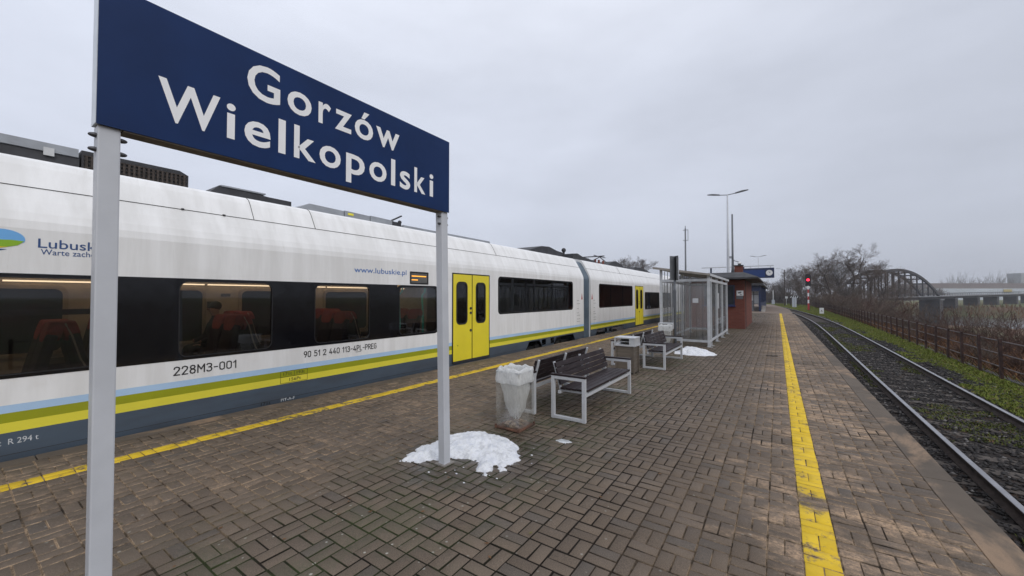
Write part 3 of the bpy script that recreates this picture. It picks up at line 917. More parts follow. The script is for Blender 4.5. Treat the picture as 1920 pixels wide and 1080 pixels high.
def window(y0, y1, z0, z1, mg=.055, r=.13, glass_=None, ro=.002, divs=()):
    b = MB()
    b.ring(rrect(y0, y1, z0, z1, max(ro, .002)), rrect(y0 + mg, y1 - mg, z0 + mg * .8, z1 - mg * .8, r), fx, SX - .03, SX + .004)
    for d in divs: b.box(SX - .02, SX + .0045, d - .04, d + .04, z0 + .02, z1 - .02)
    w = b.build('window', M['black_gloss'], train)
    g = MB(); g.prism(rrect(y0 + mg * .7, y1 - mg * .7, z0 + mg * .5, z1 - mg * .5, r), fx, SX - .022, SX - .012)
    g.build('window_pane', glass_ or M['win_glass'], w)
    s_ = MB()                                        # thin grey bead round the pane
    s_.ring(rrect(y0 + mg - .012, y1 - mg + .012, z0 + mg * .8 - .012, z1 - mg * .8 + .012, r + .01), rrect(y0 + mg, y1 - mg, z0 + mg * .8, z1 - mg * .8, r), fx, SX - .01, SX + .0065)
    s_.build('window_bead', M['rubber'], w)
    return w
M['win_glass_dark'] = glass('dark_tinted_glass', (.20, .205, .215), .07)
wins = [(-5.7, -4.46), (-3.83, -2.59), (-1.96, -.70), (-.08, 1.20), (1.81, 3.10), (3.70, 4.92), (5.56, 6.80)]
prev = BAND[0]
for a, c in wins:
    b = MB(); b.box(SX - .03, SX + .003, prev, a - .0005, .85, 1.97); b.build('window_band', M['black_gloss'], train)
    w = window(a, c, .85, 1.97, mg=.06, r=.10, ro=.14 if c == 6.80 else 0)
    if a == -.08:
        b = MB(); b.box(SX - .045, SX - .024, a + .05, c - .05, 1.51, 1.575); b.build('window_bar', M['rubber'], w)
    prev = c + .0005
wd = M['win_glass_dark']
window(*W5, glass_=wd, ro=.12, divs=(10.75, 12.55))
window(*W6, glass_=wd, ro=.12, divs=(18.6, 20.4))
window(*W7, glass_=wd, ro=.12)
window(*W8, glass_=wd, ro=.12)
cb_ = MB()
for (y0, y1, z0, z1) in (W5, W6, W7, W8):
    for y, sy in ((y0, 1), (y1, -1)):
        for z, sz in ((z0, 1), (z1, -1)):
            cb_ = MB(); cb_.prism(corner(y, z, sy, sz, .125), fx, SX - .02, SX); cb_.build('window_corner', M['train_white'], train)
for z, sz in ((.85, 1), (1.97, -1)):
    cb_ = MB(); cb_.prism(corner(6.80, z, -1, sz, .145), fx, SX - .02, SX); cb_.build('window_corner', M['train_white'], train)

def doorway(y0, y1, z0, z1):
    f = MB()
    f.ring(rrect(y0, y1, z0, z1, .004, 1), rrect(y0 + .035, y1 - .035, z0 + .03, z1 - .03, .004, 1), fx, SX - .05, SX + .008)
    m = (y0 + y1) / 2
    f.box(SX - .05, SX + .004, m - .017, m + .017, z0 + .025, z1 - .025)
    f.build('door_frame', M['rubber'], train)
    for s_ in (0, 1):
        a, c = (y0 + .037, m - .018) if s_ == 0 else (m + .018, y1 - .037)
        wa, wc = (a + .11, a + .11 + .43) if s_ == 0 else (a + .13, a + .13 + .43)
        wz0, wz1 = z0 + .95, z1 - .22
        b = MB()
        n_ = 5
        b.ring(rrect(a, c, z0 + .032, z1 - .032, .012, n_), rrect(wa, wc, wz0, wz1, .13, n_), fx, SX - .04, SX + .012)
        d = b.build('door', M['door_yellow'], train)
        g = MB(); g.ring(rrect(wa - .004, wc + .004, wz0 - .004, wz1 + .004, .134), rrect(wa + .035, wc - .035, wz0 + .035, wz1 - .035, .10), fx, SX - .012, SX + .016)
        g.build('window_seal', M['rubber'], d)
        g = MB(); g.prism(rrect(wa, wc, wz0, wz1, .13), fx, SX - .02, SX + .004); g.build('door_window', M['dark_glass'], d)
        if s_ == 0:
            for dz in (1.36, 1.24, .78):
                g = MB(); g.prism(circle(c - .05, z0 + dz, .034, 14), fx, SX + .010, SX + .028); g.build('door_button', M['rubber'], d)
                g = MB(); g.prism(circle(c - .05, z0 + dz, .018, 12), fx, SX + .026, SX + .034); g.build('button_cap', M['display'], d)
            g = MB(); g.prism(circle(a + .17, z0 + .42, .014, 10), fx, SX + .01, SX + .016); g.build('door_lock', M['rubber'], d)
    st = MB(); st.box(SX - .05, SX + .03, y0 + .03, y1 - .03, z0 - .02, z0 + .028); st.build('door_step', M['roof_dark'], train)
doorway(*D1); doorway(*D2)

# inside the train
b = MB()
b.box(-9.56, -9.50, -11.9, 8.9, .2, 2.3); b.box(-9.56, -9.50, 8.9, 15.2, .2, 2.6); b.box(-9.56, -9.50, 16.1, 36.4, .2, 2.6)
b.box(-9.5, -6.86, 8.86, 8.93, .3, 1.0)
for y in (-11.9, 15.1, 16.2, 24.3, 36.3): b.box(-9.5, -6.86, y - .03, y + .03, .2, 2.55)
b.build('inner_wall', M['inner'], train)
b = MB()
for q in (-5.7, -3.83, -1.96, -.08, 1.76, 3.65, 5.52):
    b.ring(rrect(q - .04, q + 1.28, .80, 1.90, .14), rrect(q + .02, q + 1.22, .86, 1.84, .10), fx, -9.5, -9.47)
b.build('inner_window_frame', M['seat_trim'], train)
for ql, wd_, za, zb_ in (((-5.7, -3.83, -1.96, -.08, 1.76, 3.65, 5.52), 1.24, .84, 1.86), ((9.4, 11.2, 13.0, 17.1, 18.9, 20.7), 1.35, 1.2, 2.25), ((24.6, 26.4, 28.8, 30.5), 1.4, .95, 1.95)):
    for q in ql:
        b = MB(); b.prism(rrect(q, q + wd_, za, zb_, .11), fx, -9.5, -9.488); b.build('far_side_window', M['far_glass'], train)
b = MB(); b.box(-9.5, -6.86, -11.9, 8.9, 2.12, 2.16); b.box(-9.5, -6.86, 8.93, 15.2, 2.5, 2.54); b.box(-9.5, -6.86, 16.1, 24.2, 2.5, 2.54); b.box(-9.5, -6.86, 24.4, 36.3, 2.2, 2.24)
b.build('ceiling', M['inner_ceiling'], train)
b = MB(); b.box(-9.5, -6.86, -11.9, 8.9, .22, .26); b.box(-9.5, -6.86, 8.93, 15.2, .62, .66); b.box(-9.5, -6.86, 16.1, 24.2, .62, .66); b.box(-9.5, -6.86, 24.4, 36.3, .22, .26)
b.build('cabin_floor', M['inner_floor'], train)
for k in range(-5, 6):
    y = 1.76 + k * 1.25
    if y > 7: continue
    b = MB(); b.box(-9.42, -9.38, y + .03, y + 1.22, 1.945, 1.968); b.build('light_strip', M['lamp_strip'], train)
for x in (-7.7, -8.7):
    b = MB(); b.box(x - .08, x + .08, -11.5, 8.6, 2.10, 2.119); b.build('ceiling_fill_strip', M['ceil_fill'], train)
    b = MB(); b.box(x - .06, x + .06, 9.3, 15.0, 2.48, 2.499); b.build('ceiling_fill_strip', M['ceil_fill'], train)
for y in (9.4, 11.3, 17.2): 
    b = MB(); b.box(-9.40, -9.36, y, y + 1.3, 2.12, 2.14); b.build('light_strip', M['lamp_strip'], train)

def make_seat():
    b = MB()
    b.box(-.22, .22, -.02, .46, .38, .50); b.bar((0, .02, .44), (0, -.10, 1.02), .42, .10, up=(0, 1, 0)); b.box(-.05, .05, .05, .35, 0, .4)
    s_ = b.build('passenger_seat', M['seat_dark'], None, bevel=.03)
    h = MB(); h.prism(rrect(-.19, .19, .93, 1.17, .11), lambda u, w, d: (u, -.03 - (w - .86) * .22 + d, w), -.115, .02)
    ho = h.build('headrest', M['seat_red'], s_, bevel=.02)
    t = MB()
    t.tube([(.222, .04, .52), (.222, -.05, .72), (.215, -.12, 1.0), (.16, -.17, 1.14)], .010, 6)
    t.build('seat_trim', M['seat_trim'], s_)
    s_.parent = train
    return s_
seat0 = make_seat()
rl = Vector((CXT, 10, -.6))
seat_first = [True]
def place_seat(x, y, z, face):
    o = seat0 if seat_first[0] else copy_tree(seat0, train)
    seat_first[0] = False
    o.location = Vector((x, y, z)) - rl
    o.rotation_euler.z = 0 if face > 0 else math.pi
for k in range(-3, 3):
    for x in (-7.12, -7.58, -8.75, -9.21):
        yb = (2.70 if x > -8 else 3.40) + k * 1.87
        if k < 2: place_seat(x, yb + .20, .26, 1)
        place_seat(x, yb - .17, .26, -1)
for yb in (10.2, 12.0, 13.8, 18.0, 19.8, 21.6):
    for x in (-7.12, -7.58, -8.75, -9.21):
        place_seat(x, yb + .2, .66, 1)
b = MB()
for x, y in ((-7.5, 6.25), (-8.25, 7.7), (-8.55, 7.95)):
    b.tube([(x, y, .3), (x, y + .01, 1.0), (x - .02, y - .01, 1.75), (x + .05, y + .03, 1.85), (x + .05, y + .03, 2.1)], .018, 8)
b.tube([(-8.2, 8.1, 1.72), (-8.0, 8.25, 1.70), (-7.9, 8.3, 1.73), (-7.8, 8.4, 1.70)], .02, 8)
b.build('grab_pole', M['teal'], train, smooth=True)
b = MB(); b.box(-9.46, -9.455, 3.05, 3.2, 1.45, 1.62); b.box(-9.46, -9.455, 3.28, 3.45, 1.72, 1.78); b.build('notice', M['display'], train)

# roof equipment
b = MB(); b.box(-8.8, -7.62, -10, 1.03, 3.40, 3.55); b.build('roof_box', M['roof_dark'], train)
b = MB(); b.box(-8.8, -7.60, -10, 1.02, 3.552, 3.66); b.build('roof_lid', M['roof_grey'], train)
b = MB()
for y in (-3.2, -.9, .72): b.box(-7.60, -7.585, y, y + .09, 3.50, 3.60)
b.build('roof_latch', M['roof_white'], train)
b = MB()
b.prism([(1.05, 3.38), (2.19, 3.38), (2.19, 3.61), (2.08, 3.665), (1.05, 3.665)], fx, -8.8, -7.63)
lb = b.build('roof_louvre_box', M['roof_dark'], train)
b = MB()
for i in range(21): b.box(-7.635, -7.600, 1.08 + i * .052, 1.105 + i * .052, 3.40, 3.60)
for z in (3.44, 3.49, 3.54, 3.59): b.box(-7.628, -7.61, 1.07, 2.17, z, z + .012)
b.build('louvre', M['louvre'], lb)
b = MB(); b.prism([(2.42, 3.38), (3.76, 3.38), (3.76, 3.52), (3.35, 3.525), (3.0, 3.56), (2.6, 3.565)], fx, -8.8, -7.62); b.build('roof_cover', M['roof_dark'], train, bevel=.01)
b = MB(); b.box(-8.7, -7.60, 2.62, 3.3, 3.55, 3.572); b.build('roof_rail', M['roof_grey'], train)
for y0, y1 in ((3.88, 4.84), (4.86, 5.48), (5.50, 6.14)):
    b = MB(); b.prism([(y0, 3.38), (y1, 3.38), (y1, 3.54), (y0 + (.22 if y0 < 4 else 0), 3.555), (y0, 3.44)], fx, -8.6, -7.61); b.build('roof_duct', M['roof_grey'], train, bevel=.006)
b = MB(); b.box(-7.606, -7.598, 4.93, 5.06, 3.47, 3.515); b.build('warning_plate', M['t_yellow'], train)
b = MB(); b.box(-7.75, -7.6, 6.10, 6.36, 3.42, 3.52); b.bar((-7.65, 6.12, 3.55), (-7.65, 6.40, 3.70), .06, .03); b.sphere((-7.62, 6.33, 3.53), .05); b.build('horn', M['roof_dark'], train)
b = MB(); b.box(-8.0, -7.62, 6.45, 9.95, 3.40, 3.485); b.build('roof_cable_tray', M['roof_grey'], train)
b = MB()
b.prism([(12.4, 3.40), (14.9, 3.40), (15.25, 3.60), (14.6, 3.63), (13.9, 3.735), (13.3, 3.70), (12.4, 3.47)], fx, -8.8, -7.62)
b.prism([(16.1, 3.40), (19.2, 3.40), (18.4, 3.53), (17.2, 3.60), (16.6, 3.71), (16.1, 3.66)], fx, -8.8, -7.62)
b.prism([(20.5, 3.40), (23.8, 3.40), (23.0, 3.55), (21.8, 3.74), (21.0, 3.62)], fx, -8.8, -7.62)
b.prism([(25.0, 3.40), (29.5, 3.40), (28.5, 3.52), (26.5, 3.66), (25.4, 3.62)], fx, -8.8, -7.62)
b.build('roof_equipment', M['roof_dark'], train)
b = MB(); b.sphere((-7.7, 15.35, 3.74), .10, 10, 7); b.tube([(-7.7, 15.35, 3.5), (-7.7, 15.35, 3.7)], .05, 8); b.build('roof_aerial', M['roof_dark'], train)
b = MB()
for x in (-7.65, -8.6):
    b.tube([(x, 18.2, 3.45), (x, 19.4, 3.78), (x, 20.4, 3.55)], .025, 6)
    b.tube([(x, 18.6, 3.80), (x, 20.2, 3.80)], .02, 6)
b.tube([(-7.4, 19.4, 3.82), (-8.9, 19.4, 3.82)], .03, 6)
b.build('pantograph', M['roof_dark'], train)
b = MB()
for y in (18.8, 19.3, 19.9): b.tube([(-7.66, y, 3.44), (-7.66, y, 3.62)], .06, 8)
b.build('insulator', M['brick'], train)

# bogies
def bogie(yc):
    b = MB()
    for x in (-7.05, -9.3):
        b.box(x - .07, x + .07, yc - 1.9, yc + 1.9, -.28, -.10)
        for dy in (-1.25, 1.25): b.box(x - .12, x + .12, yc + dy - .22, yc + dy + .22, -.36, .02)
        for dy in (-.75, 0, .75): b.tube([(x + .05, yc + dy, -.38), (x + .05, yc + dy, .05)], .11, 10)
    b.box(-9.2, -7.1, yc - .4, yc + .4, -.3, -.05)
    o = b.build('bogie', M['bogie'], train)
    for dy in (-1.25, 1.25):
        for x in (-7.30, -9.05):
            w = MB(); w.tube([(x - .06, yc + dy, -.18), (x + .06, yc + dy, -.18)], .42, 28)
            w.tube([(x + .06, yc + dy, -.18), (x + .10, yc + dy, -.18)], .12, 14)
            w.build('wheel', M['steel'], o)
    for dy in (-1.25, -.3, 1.25):
        w = MB(); w.prism(circle(yc + dy, -.17, .05, 10), fx, -6.95, -6.90); w.build('axle_box_cap', M['roof_white'], o)
bogie(12.55); bogie(18.4)

# lettering and marks on its side
PX = SX + .003
text('www.lubuskie.pl', M['print_blue'], train, 4.52, 5.80, 2.192, .105, 'x', PX, .004)
text('Lubuskie', M['print_navy'], train, .62, 1.17, 2.262, .10, 'x', PX, .005)
text('Warte zachodu', M['print_navy'], train, .64, 1.14, 2.186, .062, 'x', PX, .002)
text('171t', M['print_black'], train, 3.235, 3.37, .415, .05, 'x', PX)
text('193t', M['print_black'], train, 3.45, 3.585, .415, .05, 'x', PX)
text('156Pt', M['print_black'], train, 3.33, 3.52, .315, .05, 'x', PX)
text('t  R 294 t', M['print_white'], train, .385, .66, .155, .058, 'x', PX, .004)
text('PIT-A-F', M['print_white'], train, 3.20, 3.42, .0, .044, 'x', PX, .01)
text('171t', M['print_black'], train, 2.90, 3.04, .0, .044, 'x', PX, .01)
b = MB()
b.box(PX - .001, PX, 4.565, 4.685, .645, .653)
for y in (3.19, 3.41, 3.63): b.box(PX - .001, PX, y - .0025, y + .0025, .39 if y == 3.41 else .292, .484)
for z in (.292, .39, .484): b.box(PX - .001, PX, 3.1925, 3.6275, z - .0025, z + .0025)
b.build('marking_frame', M['print_black'], train)
def ell(cy, cz, ry, rz, a0, a1, n=24): return [(cy + ry * math.cos(a0 + (a1 - a0) * i / n), cz + rz * math.sin(a0 + (a1 - a0) * i / n)) for i in range(n + 1)]
b = MB(); b.prism(ell(.37, 2.335, .16, .10, R_(-20), R_(200)), fx, PX - .001, PX); b.build('logo_sky', M['logo_sky'], train)
b = MB(); b.prism([(.525, 2.318), (.44, 2.325), (.36, 2.32), (.28, 2.30), (.21, 2.27), (.25, 2.255), (.33, 2.245), (.42, 2.25), (.48, 2.27)], fx, PX, PX + .001); b.build('logo_hill', M['logo_green'], train)
b = MB(); b.prism([(.25, 2.254), (.33, 2.244), (.42, 2.249), (.36, 2.232), (.28, 2.232)], fx, PX, PX + .001); b.build('logo_field', M['logo_yellow'], train)
b = MB(); b.prism([(.20, 2.235), (.30, 2.225), (.41, 2.222), (.36, 2.205), (.27, 2.20)], fx, PX, PX + .001); b.build('logo_river', M['print_navy'], train)
b = MB(); b.ring(rrect(5.90, 6.45, 2.0, 2.28, .01, 1), rrect(5.93, 6.42, 2.03, 2.25, .005, 1), fx, SX - .01, SX + .01); db = b.build('destination_display', M['rubber'], train)
b = MB(); b.box(SX - .01, SX + .003, 5.93, 6.42, 2.03, 2.25); b.build('screen', M['display'], db)
b = MB(); b.box(SX + .003, SX + .005, 5.95, 6.38, 2.168, 2.19); b.box(SX + .003, SX + .005, 5.95, 6.13, 2.085, 2.105); b.build('led_line', M['led'], db)
for y in (15.12, 16.2):
    b = MB(); b.prism([(y - .07, 1.60), (y + .07, 1.60), (y, 1.86)], fx, SX, SX + .002); b.build('warning_triangle', M['sig_paint_red'], train)
b = MB()
for z in (1.55, 1.42, 1.22, 1.05, .95, .80, .70):
    for y in (14.62, 16.35): b.box(SX + .0005, SX + .002, y, y + .28 + .1 * math.sin(z * 40), z, z + .012)
b.build('fine_print', M['display'], train)
GL = {'0': (.5, [[(0, .25), (0, .75), (.05, .92), (.25, 1), (.45, .92), (.5, .75), (.5, .25), (.45, .08), (.25, 0), (.05, .08), (0, .25)]]),
      '1': (.28, [[(.0, .76), (.24, 1), (.24, 0)]]),
      '2': (.5, [[(0, .76), (.06, .93), (.25, 1), (.44, .93), (.5, .76), (.43, .56), (0, 0), (.52, 0)]]),
      '3': (.5, [[(0, .88), (.1, .98), (.27, 1), (.44, .92), (.48, .75), (.4, .58), (.2, .54)], [(.2, .54), (.42, .5), (.51, .3), (.46, .1), (.27, 0), (.1, .02), (0, .13)]]),
      '4': (.54, [[(.34, 1), (0, .26), (.56, .26)], [(.38, .52), (.38, 0)]]),
      '5': (.5, [[(.46, 1), (.06, 1), (.04, .55), (.2, .62), (.36, .6), (.49, .46), (.5, .26), (.43, .07), (.24, 0), (.08, .03), (0, .13)]]),
      '8': (.5, [[(.25, .54), (.07, .64), (.03, .8), (.1, .95), (.25, 1), (.4, .95), (.47, .8), (.43, .64), (.25, .54)], [(.25, .54), (.05, .43), (0, .24), (.08, .05), (.25, 0), (.42, .05), (.5, .24), (.45, .43), (.25, .54)]]),
      '9': (.5, [[(.5, .72), (.44, .93), (.25, 1), (.06, .93), (0, .72), (.06, .52), (.25, .45), (.43, .52), (.5, .72), (.46, .45), (.2, 0)]]),
      'M': (.66, [[(0, 0), (0, 1), (.33, .4), (.66, 1), (.66, 0)]]), '-': (.34, [[(0, .46), (.34, .46)]]),
      'P': (.48, [[(0, 0), (0, 1), (.3, 1), (.46, .9), (.5, .74), (.45, .56), (.3, .47), (0, .47)]]),
      'L': (.42, [[(0, 1), (0, 0), (.44, 0)]]), 'E': (.44, [[(.46, 1), (0, 1), (0, 0), (.46, 0)], [(0, .52), (.4, .52)]]),
      'R': (.5, [[(0, 0), (0, 1), (.3, 1), (.46, .9), (.5, .75), (.45, .58), (.3, .5), (0, .5)], [(.28, .5), (.52, 0)]]),
      'G': (.52, [[(.5, .86), (.4, .97), (.26, 1), (.06, .92), (0, .75), (0, .25), (.06, .08), (.26, 0), (.44, .06), (.52, .2), (.52, .48), (.3, .48)]]), ' ': (.2, [])}
def strokes(body, mat_, u0, u1, v0, cap, d, th=.125):
    tot = sum(GL[c][0] for c in body) + .27 * (len(body) - 1)
    k = (u1 - u0) / tot; b = MB(); u = 0; n = 0
    for c in body:
        for pl in GL[c][1]:
            P_ = [Vector((u0 + (u + x) * k, v0 + cap * (th / 2 + y * (1 - th)))) for x, y in pl]
            for a_, b_ in zip(P_, P_[1:]):
                t_ = (b_ - a_).normalized() * cap * th * .42; n_ = Vector((-t_.y, t_.x)) * 1.19
                q = [a_ - t_ - n_, b_ + t_ - n_, b_ + t_ + n_, a_ - t_ + n_]; n += 1
                dd = d + (n % 7) * .00012
                b.add([(dd, p.x, p.y) for p in q], [(0, 1, 2, 3)])
        u += GL[c][0] + .27
    b.build('lettering', mat_, train)
strokes('228M3-001', M['print_black'], 1.82, 2.55, .648, .122, PX)
strokes('90 51 2 440 113-4PL-PREG', M['print_black'], 3.57, 5.03, .668, .110, PX, .13)
# somebody sitting inside, seen through the second window
def seated_person():
    me = D.meshes.new('person'); bm = bmesh.new()
    P = [(0, 0, .52), (0, -.03, .78), (0, -.04, .98), (0, -.035, 1.08), (0, -.01, 1.17), (0, .0, 1.27),
         (-.10, .02, .50), (-.11, .40, .50), (-.11, .43, .06), (.10, .02, .50), (.11, .40, .50), (.11, .43, .06),
         (-.19, -.03, .96), (-.23, .05, .70), (-.17, .28, .60), (.19, -.03, .96), (.23, .05, .70), (.17, .28, .60)]
    E_ = [(0, 1), (1, 2), (2, 3), (3, 4), (4, 5), (0, 6), (6, 7), (7, 8), (0, 9), (9, 10), (10, 11), (2, 12), (12, 13), (13, 14), (2, 15), (15, 16), (16, 17)]
    Rr = [.16, .15, .15, .06, .085, .095, .09, .075, .05, .09, .075, .05, .07, .055, .04, .07, .055, .04]
    vv = [bm.verts.new(p) for p in P]
    for a, c in E_: bm.edges.new((vv[a], vv[c]))
    bm.to_mesh(me); bm.free()
    o = link('body', me, M['coat'])
    sk = o.modifiers.new('skin', 'SKIN'); ss = o.modifiers.new('subsurf', 'SUBSURF'); ss.levels = ss.render_levels = 2
    lay = me.skin_vertices[0].data
    for i, r in enumerate(Rr): lay[i].radius = (r, r)
    lay[0].use_root = True
    bpy.context.view_layer.update()
    m2 = D.meshes.new_from_object(o.evaluated_get(bpy.context.evaluated_depsgraph_get()))
    D.objects.remove(o)
    m2.materials.clear()
    root = empty('person', (0, 0, 0), 'dark haired passenger sitting inside the train, head showing above the red seats', 'person')
    bo = link('body', m2, [M['coat'], M['skin']], root)
    for p in m2.polygons:
        p.use_smooth = True
        c = sum((m2.vertices[v].co for v in p.vertices), Vector()) / len(p.vertices)
        if c.z > 1.10 or (c.y > .26 and c.z > .55 and abs(c.x) > .12): p.material_index = 1
    h = MB(); h.sphere((0, -.030, 1.285), .104, 14, 10, (.95, .95, .95)); h.build('hair', M['hair'], root, smooth=True)
    h = MB()
    for sx in (-1, 1): h.sphere((sx * .035, .088, 1.255), .012, 8, 6)
    h.build('eye', M['hair'], root)
    h = MB(); h.sphere((0, .100, 1.225), .016, 8, 6, (.8, 1, 1.3)); h.build('nose', M['skin'], root, smooth=True)
    return root
per = seated_person()
per.location = (-9.2, 3.08, .25)
per.rotation_euler.z = math.pi

# ------------------------------------------------------------------ station name sign
sg = empty('station_sign', (-2.86, 1.7, 0), 'big navy station name sign with white letters on two pale square posts', 'sign')
b = MB(); b.box(-2.90, -2.807, .43, 2.963, 2.59, 3.315); b.build('panel_frame', M['alu'], sg)
b = MB(); b.box(-2.806, -2.80, .432, 2.963, 2.585, 3.32); b.build('sign_panel', M['blue_panel'], sg)
b = MB(); b.box(-2.903, -2.8065, .532, 2.88, 2.578, 2.589); b.build('panel_underside', M['dark_under'], sg)
for word, v0, spans in (('Gorzów', 3.018, ((1.096, 1.297), (1.345, 1.515), (1.567, 1.664), (1.699, 1.840), (1.868, 2.039), (2.07, 2.316))),
                        ('Wielkopolski', 2.706, ((.663, .952), (.986, 1.034), (1.084, 1.240), (1.289, 1.336), (1.393, 1.549), (1.578, 1.748), (1.794, 1.962), (2.006, 2.179), (2.227, 2.272), (2.324, 2.443), (2.493, 2.631), (2.686, 2.736)))):
    for ch, (ua, ub) in zip(word, spans): text(ch, M['letter'], sg, ua, ub, v0, .228, 'x', -2.7985, .016, name='letter')
def post(y0b, y0t, w, top):
    b = MB()
    x0, x1 = -2.903, -2.818
    b.add([(x0, y0b, 0), (x1, y0b, 0), (x1, y0b + w, 0), (x0, y0b + w, 0), (x0, y0t, top), (x1, y0t, top), (x1, y0t + w, top), (x0, y0t + w, top)],
          [(3, 2, 1, 0), (4, 5, 6, 7), (0, 1, 5, 4), (1, 2, 6, 5), (2, 3, 7, 6), (3, 0, 4, 7)])
    p = b.build('post', M['white_post'], sg, bevel=.007)
    for z in (2.465, 2.537):
        yb = y0b + (y0t - y0b) * z / top
        for yy, s_ in ((yb, -1), (yb + w, 1)):
            k = MB(); k.sphere((-2.845, yy + s_ * .004, z), .017, 10, 8, (1, 1.6, .7)); k.build('bolt_cap', M['bolt'], p, smooth=True)
post(.445, .440, .085, 2.588)
post(2.928, 2.872, .088, 2.588)
k = MB(); k.box(-2.93, -2.79, 2.90, 3.05, .0, .012); k.build('foot_plate', M['concrete'], sg)

# ------------------------------------------------------------------ benches
def make_bench():
    r = empty('bench', (0, 0, 0), 'x', 'bench', 'slatted benches standing back to back on the platform')
    for y in (0, 1.95):
        b = MB(); y1 = y + .05
        b.box(0, .05, y, y1, 0, .60); b.box(.47, .52, y, y1, 0, .60); b.box(.0505, .4695, y, y1, .004, .045); b.box(.0505, .4695, y, y1, .555, .60)
        b.build('side_frame', M['frame'], r, bevel=.004)
        b = MB(); b.box(-.005, .53, y - .005, y1 + .005, .6005, .626); b.build('armrest', M['wood'], r, bevel=.004)
    for y in (.10, .98, 1.87):
        b = MB()
        b.bar((.50, y + .015, .385), (.09, y + .015, .385), .03, .035); b.bar((.105, y + .015, .37), (-.012, y + .015, .775), .03, .028, up=(0, 1, 0))
        b.build('support', M['frame'], r, bevel=.003)
    for x in (.085, .478):
        b = MB(); b.box(x, x + .04, .05, 1.95, .345, .385); b.build('seat_rail', M['frame'], r)
    for i in range(5):
        x0 = .115 + i * .083
        b = MB(); b.box(x0, x0 + .073, .062, 1.938, .406 + .004 * (i - 2) * .5, .434 + .004 * (i - 2) * .5); b.build('slat', M['wood'], r, bevel=.004)
    d = Vector((-.117, 0, .405)).normalized(); nrm = Vector((.405, 0, .117)).normalized()
    for i in range(4):
        t = .085 + i * .082
        c = Vector((.105, 0, .37)) + d * (t + .036) + nrm * .030
        b = MB(); b.bar((c.x, .07, c.z), (c.x, 1.93, c.z), .026, .073, up=tuple(d)); b.build('back_slat', M['wood'], r, bevel=.004)
    return r
bench0 = make_bench()
BL = [((-2.685, 4.94), 0, 'near bench with dark slats facing the right-hand track, beside the clear bin'),
      ((-2.945, 6.92), math.pi, 'near dark slatted bench facing the train, just behind the clear bin'),
      ((-2.70, 9.56), 0, 'farther dark slatted bench facing the right-hand track, with a snow heap at its far end'),
      ((-2.95, 11.52), math.pi, 'farther dark slatted bench facing the train, half hidden behind the steel ash bin')]
for i, ((x, y), a, lb) in enumerate(BL):
    o = bench0 if i == 0 else copy_tree(bench0)
    o.location = (x, y, .003); o.rotation_euler.z = a; o['label'] = lb

# ------------------------------------------------------------------ clear bins with bags
def make_bin():
    r = empty('litter_bin', (0, 0, 0), 'x', 'litter bin', 'clear plastic litter bins with white bags')
    h = .18
    b = MB()
    for x0, x1, y0, y1 in ((-h, h, -h, -h + .006), (-h, h, h - .006, h), (-h, -h + .006, -h + .0065, h - .0065), (h - .006, h, -h + .0065, h - .0065)): b.box(x0, x1, y0, y1, .05, .74)
    b.build('clear_shell', M['clear'], r)
    for sx in (-1, 1):
        for sy in (-1, 1):
            b = MB(); b.box(sx * h - .012, sx * h + .012, sy * h - .012, sy * h + .012, .012, .06); b.build('corner_foot', M['rust'], r)
    b = MB(); b.box(-h - .006, h + .006, -h - .006, h + .006, .01, .035); b.build('base_plate', M['rust'], r, bevel=.004)
    b = MB()
    q = random.Random(3)
    for _ in range(14): b.sphere((q.uniform(-.11, .13), q.uniform(-.14, .1), .05 + q.random() * .03), q.uniform(.018, .04), 6, 4, (1.3, 1, .6))
    b.build('wet_rubbish', pm('pale_rubbish', (.36, .27, .19), .8, c2=(.16, .09, .05), scale=18), r)
    b = MB(); b.ring(rrect(-h - .008, h + .008, -h - .008, h + .008, .03), rrect(-h + .008, h - .008, -h + .008, h - .008, .02), fz, .735, .750); b.build('rim', M['inox_light'], r)
    # bag: cuff folded over the rim, body hanging and narrowing inside
    def loft(levels, name, seed):
        g = np.random.default_rng(seed); n = 72; v = []
        ph = g.random(6) * 6.28
        for (z, hw, cx, cy, pw, amp) in levels:
            for i in range(n):
                t = 2 * math.pi * i / n
                c, s = math.cos(t), math.sin(t)
                k = (abs(c) ** pw + abs(s) ** pw) ** (-1 / pw)
                w = 1 + amp * (math.sin(5 * t + ph[0] + z * 23) + .8 * math.sin(11 * t + ph[1] - z * 31) + .6 * math.sin(19 * t + ph[2] + z * 44) + g.normal(0, .10))
                v.append((cx + hw * k * c * w, cy + hw * k * s * w, z + amp * .35 * math.sin(5 * t + ph[3]) + amp * .25 * math.sin(11 * t + ph[4])))
        f = [(a * n + i, a * n + (i + 1) % n, (a + 1) * n + (i + 1) % n, (a + 1) * n + i) for a in range(len(levels) - 1) for i in range(n)]
        return np_mesh(name, v, f, M['bag'], r, smooth=True)
    loft([(.60, .196, 0, 0, 8, .010), (.625, .200, 0, 0, 8, .016), (.66, .197, 0, 0, 8, .014), (.70, .194, 0, 0, 8, .012), (.745, .190, 0, 0, 9, .010), (.775, .184, 0, 0, 9, .020), (.79, .172, 0, 0, 8, .03), (.77, .165, 0, 0, 8, .018), (.70, .160, 0, 0, 7, .012)], 'bag_cuff', 5)
    loft([(.72, .165, 0, 0, 7, .012), (.60, .158, .0, 0, 6, .018), (.48, .145, .02, -.01, 5, .024), (.36, .125, .03, -.02, 4, .03), (.26, .10, .04, -.03, 3.4, .035), (.19, .07, .045, -.04, 3, .04), (.155, .03, .05, -.05, 2.4, .05)], 'bag', 9)
    return r
bin0 = make_bin(); bin0.location = (-2.88, 4.31, .003)
bin0['label'] = 'near clear plastic litter bin lined with a white bag, rusty base, beside the snow heap'
